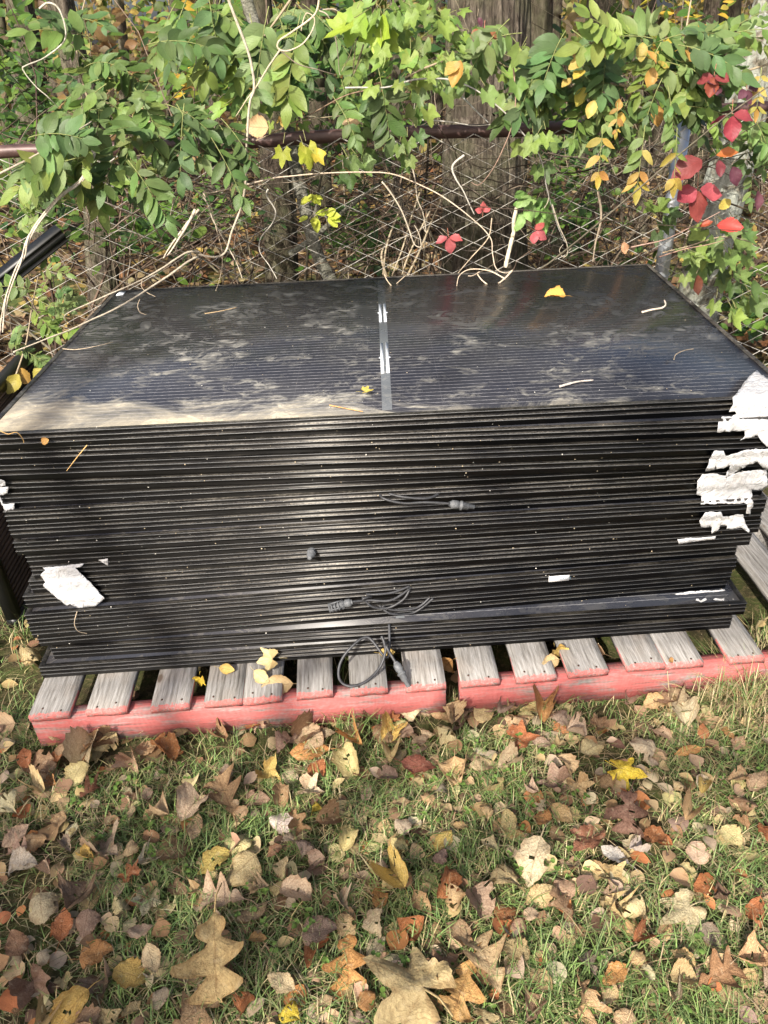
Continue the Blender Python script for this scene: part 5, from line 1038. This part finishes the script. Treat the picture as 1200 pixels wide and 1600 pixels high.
stem([(312, 394, 2.5), (290, 396, 2.48), (252, 420, 2.42), (215, 440, 2.38), (150, 470, 2.32), (103, 491, 2.28), (102, 503, 2.28)], .0038, 'upper pale branch lying across the back left corner of the stack')
stem([(310, 402, 2.5), (290, 412, 2.46), (250, 440, 2.38), (185, 479, 2.25), (120, 510, 2.16), (80, 527, 2.1), (20, 550, 2.05)], .0044, 'lower pale branch reaching over the left edge of the stack')
stem([(222, 436, 2.38), (221, 448, 2.36), (230, 458, 2.33), (242, 464, 2.31)], .002, 'short forked twig under the pale branches', TAN)
stem([(218, 468, 2.3), (215, 478, 2.28), (219, 488, 2.26), (229, 492, 2.25)], .0022, 'small claw shaped twig over the back left of the glass', TAN)
stem([(308, 328, 2.6), (290, 355, 2.58), (276, 375, 2.57), (258, 402, 2.56)], .0055, 'thick dry broken twig slanting in front of the mesh at left', (.50, .43, .33), strands=2)
stem([(150, 225, 2.5), (142, 250, 2.45), (125, 282, 2.4), (98, 302, 2.38), (67, 336, 2.35), (45, 370, 2.3), (36, 400, 2.28), (22, 430, 2.25), (10, 465, 2.2), (2, 520, 2.15)], .0042, 'thick twisted double vine stem at the left, passing before the black rail', (.50, .43, .33), strands=3)
stem([(-20, 282, 2.35), (0, 272, 2.35), (70, 235, 2.38), (110, 211, 2.42), (142, 189, 2.48)], .0042, 'straight pale stem entering from the left edge over the leaves')
stem([(62, 14, 2.6), (75, 5, 2.6), (92, 14, 2.6), (102, 45, 2.6), (98, 68, 2.6), (70, 90, 2.58), (42, 102, 2.55), (37, 110, 2.55), (55, 135, 2.55), (75, 152, 2.55), (92, 168, 2.58)], .0034, 'pale zigzag vine stem at the top left corner', (.42, .39, .31))
stem([(500, -10, 2.5), (492, 22, 2.5), (458, 48, 2.5), (437, 62, 2.5), (434, 74, 2.5), (448, 79, 2.5), (472, 68, 2.5), (488, 46, 2.5), (491, 28, 2.5), (480, 20, 2.5), (474, 30, 2.5), (470, 48, 2.5)], .0034, 'looped tan vine stem at the top, left of centre', (.48, .40, .28))
stem([(437, 78, 2.5), (418, 106, 2.5), (400, 136, 2.5), (385, 155, 2.5), (368, 181, 2.5)], .0032, 'straight tan stem running down left from the loop', (.46, .38, .26))
stem([(438, 78, 2.5), (465, 100, 2.52), (500, 110, 2.55), (528, 117, 2.6)], .0024, 'thin brown stem running right from the loop', MID)
stem([(500, 16, 2.55), (515, 25, 2.55), (525, 60, 2.55), (530, 110, 2.6), (532, 117, 2.6)], .0026, 'pale arching stem right of the loop')
stem([(505, 15, 2.6), (525, 15, 2.6), (536, 30, 2.6), (528, 50, 2.6)], .002, 'thin hooked tendril beside the loop', PALE)
stem([(560, 45, 2.55), (548, 80, 2.55), (533, 112, 2.6)], .0022, 'thin stem rising to the bright green lobed leaves', (.42, .36, .22))
stem([(322, 308, 2.6), (318, 300, 2.6), (330, 300, 2.6), (370, 291, 2.6), (420, 280, 2.6), (450, 275, 2.6), (540, 268, 2.6), (610, 272, 2.6), (680, 300, 2.58), (735, 340, 2.55), (765, 370, 2.53), (769, 395, 2.5), (776, 420, 2.47), (790, 427, 2.45), (801, 422, 2.43)], .0034, 'very long brown runner arching along the fence to the glass edge', (.44, .36, .27))
stem([(318, 304, 2.62), (350, 301, 2.62), (400, 290, 2.62), (460, 283, 2.62), (520, 269, 2.62), (600, 268, 2.65)], .0028, 'second brown runner under the rail at left', MID)
stem([(800, 423, 2.43), (785, 440, 2.42), (770, 449, 2.40), (755, 440, 2.42), (746, 428, 2.44), (750, 425, 2.45), (738, 431, 2.42), (731, 431, 2.42)], .0032, 'curly end of a tan runner on the back edge of the glass', (.50, .40, .29))
stem([(790, 437, 2.42), (765, 424, 2.46), (735, 420, 2.47), (718, 430, 2.44), (713, 450, 2.4)], .0028, 'curved tan tendril on the glass below the thick trunk', (.50, .40, .29))
stem([(275, 268, 2.6), (300, 291, 2.6), (322, 314, 2.6), (332, 342, 2.6), (347, 368, 2.6), (367, 404, 2.58), (378, 436, 2.55)], .0038, 'grey vine stem slanting down to the back edge of the stack at left')
stem([(300, 225, 2.7), (328, 318, 2.68), (336, 350, 2.66), (347, 388, 2.64), (348, 410, 2.6), (343, 440, 2.5), (338, 455, 2.42)], .0022, 'thin pale tendril hanging onto the back left of the glass', TAN)
stem([(420, 296, 2.66), (417, 306, 2.66), (430, 330, 2.66), (424, 350, 2.66), (408, 372, 2.66), (407, 392, 2.66), (420, 412, 2.66), (433, 436, 2.6)], .0032, 'wavy pale stem before the dark trunk', (.42, .39, .33))
stem([(604, 136, 2.7), (570, 141, 2.7), (537, 150, 2.7), (490, 175, 2.68), (455, 193, 2.66), (417, 211, 2.64)], .0028, 'thin dark stem slanting above the rail at centre', BRN)
stem([(540, 137, 2.55), (600, 136, 2.55), (650, 125, 2.55), (700, 124, 2.55), (740, 140, 2.55), (780, 170, 2.53), (803, 192, 2.52), (830, 225, 2.5), (845, 250, 2.5), (856, 300, 2.52), (862, 325, 2.55), (870, 352, 2.58), (884, 380, 2.6)], .003, 'long grey stem arching over the rail at the thick trunk', GREY)
stem([(800, 95, 2.5), (806, 150, 2.5), (801, 195, 2.5), (782, 240, 2.52), (762, 275, 2.55), (748, 290, 2.58), (737, 286, 2.58)], .0026, 'thin reddish stem looping down in front of the thick trunk', (.30, .20, .15))
stem([(726, 243, 2.66), (708, 260, 2.66), (712, 280, 2.66), (724, 300, 2.66), (742, 335, 2.66)], .0045, 'crooked grey twig before the thick trunk', (.46, .43, .37))
stem([(640, 245, 2.66), (650, 282, 2.66), (653, 310, 2.66), (662, 335, 2.66), (665, 362, 2.66), (660, 350, 2.66)], .0032, 'pale hooked vine left of the thick trunk', PALE)
stem([(596, 284, 2.62), (610, 302, 2.62), (628, 330, 2.62), (640, 360, 2.62), (648, 382, 2.62), (658, 385, 2.62), (655, 365, 2.62), (648, 352, 2.62)], .0034, 'pale looping vine before the mesh at centre', PALE)
stem([(807, 324, 2.7), (802, 345, 2.7), (802, 362, 2.7), (797, 385, 2.7), (790, 418, 2.68)], .0075, 'stout pale broken shoot at the right foot of the thick trunk', (.50, .44, .32), r1=.009)
stem([(842, 250, 2.55), (850, 275, 2.55), (857, 300, 2.55), (856, 315, 2.55), (850, 326, 2.55)], .0026, 'pale stem bending down right of the thick trunk')
stem([(862, 320, 2.6), (872, 350, 2.6), (885, 378, 2.6), (886, 398, 2.6), (879, 402, 2.6), (874, 392, 2.6), (880, 382, 2.6)], .0024, 'ringlet ended tendril right of the thick trunk')
stem([(768, 238, 2.63), (712, 182, 2.63)], .0035, 'short grey stick leaning on the rail before the thick trunk', GREY) if False else None
stem([(712, 143, 2.68), (735, 165, 2.68), (763, 192, 2.68)], .004, 'short straight grey stick above the rail before the thick trunk', (.44, .44, .42))
stem([(660, 188, 2.66), (700, 190, 2.66), (745, 196, 2.66), (800, 192, 2.64)], .003, 'grey stem lying along the top of the brown rail', GREY)
stem([(770, 340, 2.62), (764, 372, 2.62), (735, 405, 2.6), (715, 428, 2.55), (712, 440, 2.52)], .0026, 'thin tan stem sloping to the glass left of the stout shoot', TAN)
stem([(600, 428, 2.5), (612, 445, 2.45), (640, 468, 2.38), (680, 482, 2.32)], .0022, 'thin tendril crossing the glass beside the centre line', TAN)
stem([(634, 431, 2.5), (618, 445, 2.46), (604, 458, 2.42), (603, 465, 2.4)], .002, 'small crossing tendril at the back of the centre line', TAN)
stem([(985, 386, 2.55), (1030, 376, 2.55), (1065, 362, 2.5), (1125, 330, 2.48)], .0028, 'thin reddish branch reaching left from the post', (.36, .24, .19))
stem([(1030, 402, 2.52), (1065, 390, 2.5), (1105, 382, 2.48), (1140, 372, 2.48)], .0024, 'lower reddish branch at the post', (.32, .20, .15))
stem([(935, 300, 2.8), (940, 340, 2.8), (930, 380, 2.8), (925, 410, 2.8)], .006, 'upright grey sapling stem behind the mesh, right of centre', MID)
for k, (a, b_, c_) in enumerate([((598, 430), (606, 380), (628, 320)), ((612, 432), (630, 385), (655, 300)), ((628, 430), (640, 395), (672, 330)), ((604, 436), (596, 400), (608, 372)), ((636, 432), (652, 400), (690, 310))]):
    stem([(*a, 2.95), (*b_, 2.95), (*c_, 3.05)], rnd.uniform(.004, .007), ['leftmost upright shoot of the pale clump before the fence centre', 'second shoot of the pale clump, leaning right', 'third shoot of the pale clump, leaning right', 'short stump of the pale clump at the glass edge', 'rightmost shoot of the pale clump beside the thick trunk'][k], (.34, .28, .19), r1=.0035, name='shoot')

# ------------------------------------------------------------------ unseen tree added behind the viewer to throw dappled shade
def shade_tree(label, base, h, cc, rr, n):
    root = empty('tree', base, label, 'tree'); bg = Bag(); b = Vector(base); c = Vector(cc)
    tube(bg, smooth_path([Vector((0, 0, 0)), Vector((.1, 0, h*.4)), c-b-Vector((0, 0, rr[2]*.3))], 6), .16, .06, k=14, rough=.2)
    for q in range(9): e = Vector((rnd.gauss(0, .5)*rr[0], rnd.gauss(0, .5)*rr[1], rnd.gauss(0, .3)*rr[2])); tube(bg, smooth_path([c-b-Vector((0, 0, rr[2]*.6)), c-b+e*.5, c-b+e], 4), .05, .01, k=6)
    bg.build('trunk', M_BARK, root, True); crown(root, b, c, rr, n, GC+YC, .12)

shade_tree('loose crowned unseen tree added behind the viewer to cast dappled shade', (-5.2, -5.6, 0), 6.5, (-3.2, -4.9, 5.6), (2.6, 2.0, 1.5), 230)
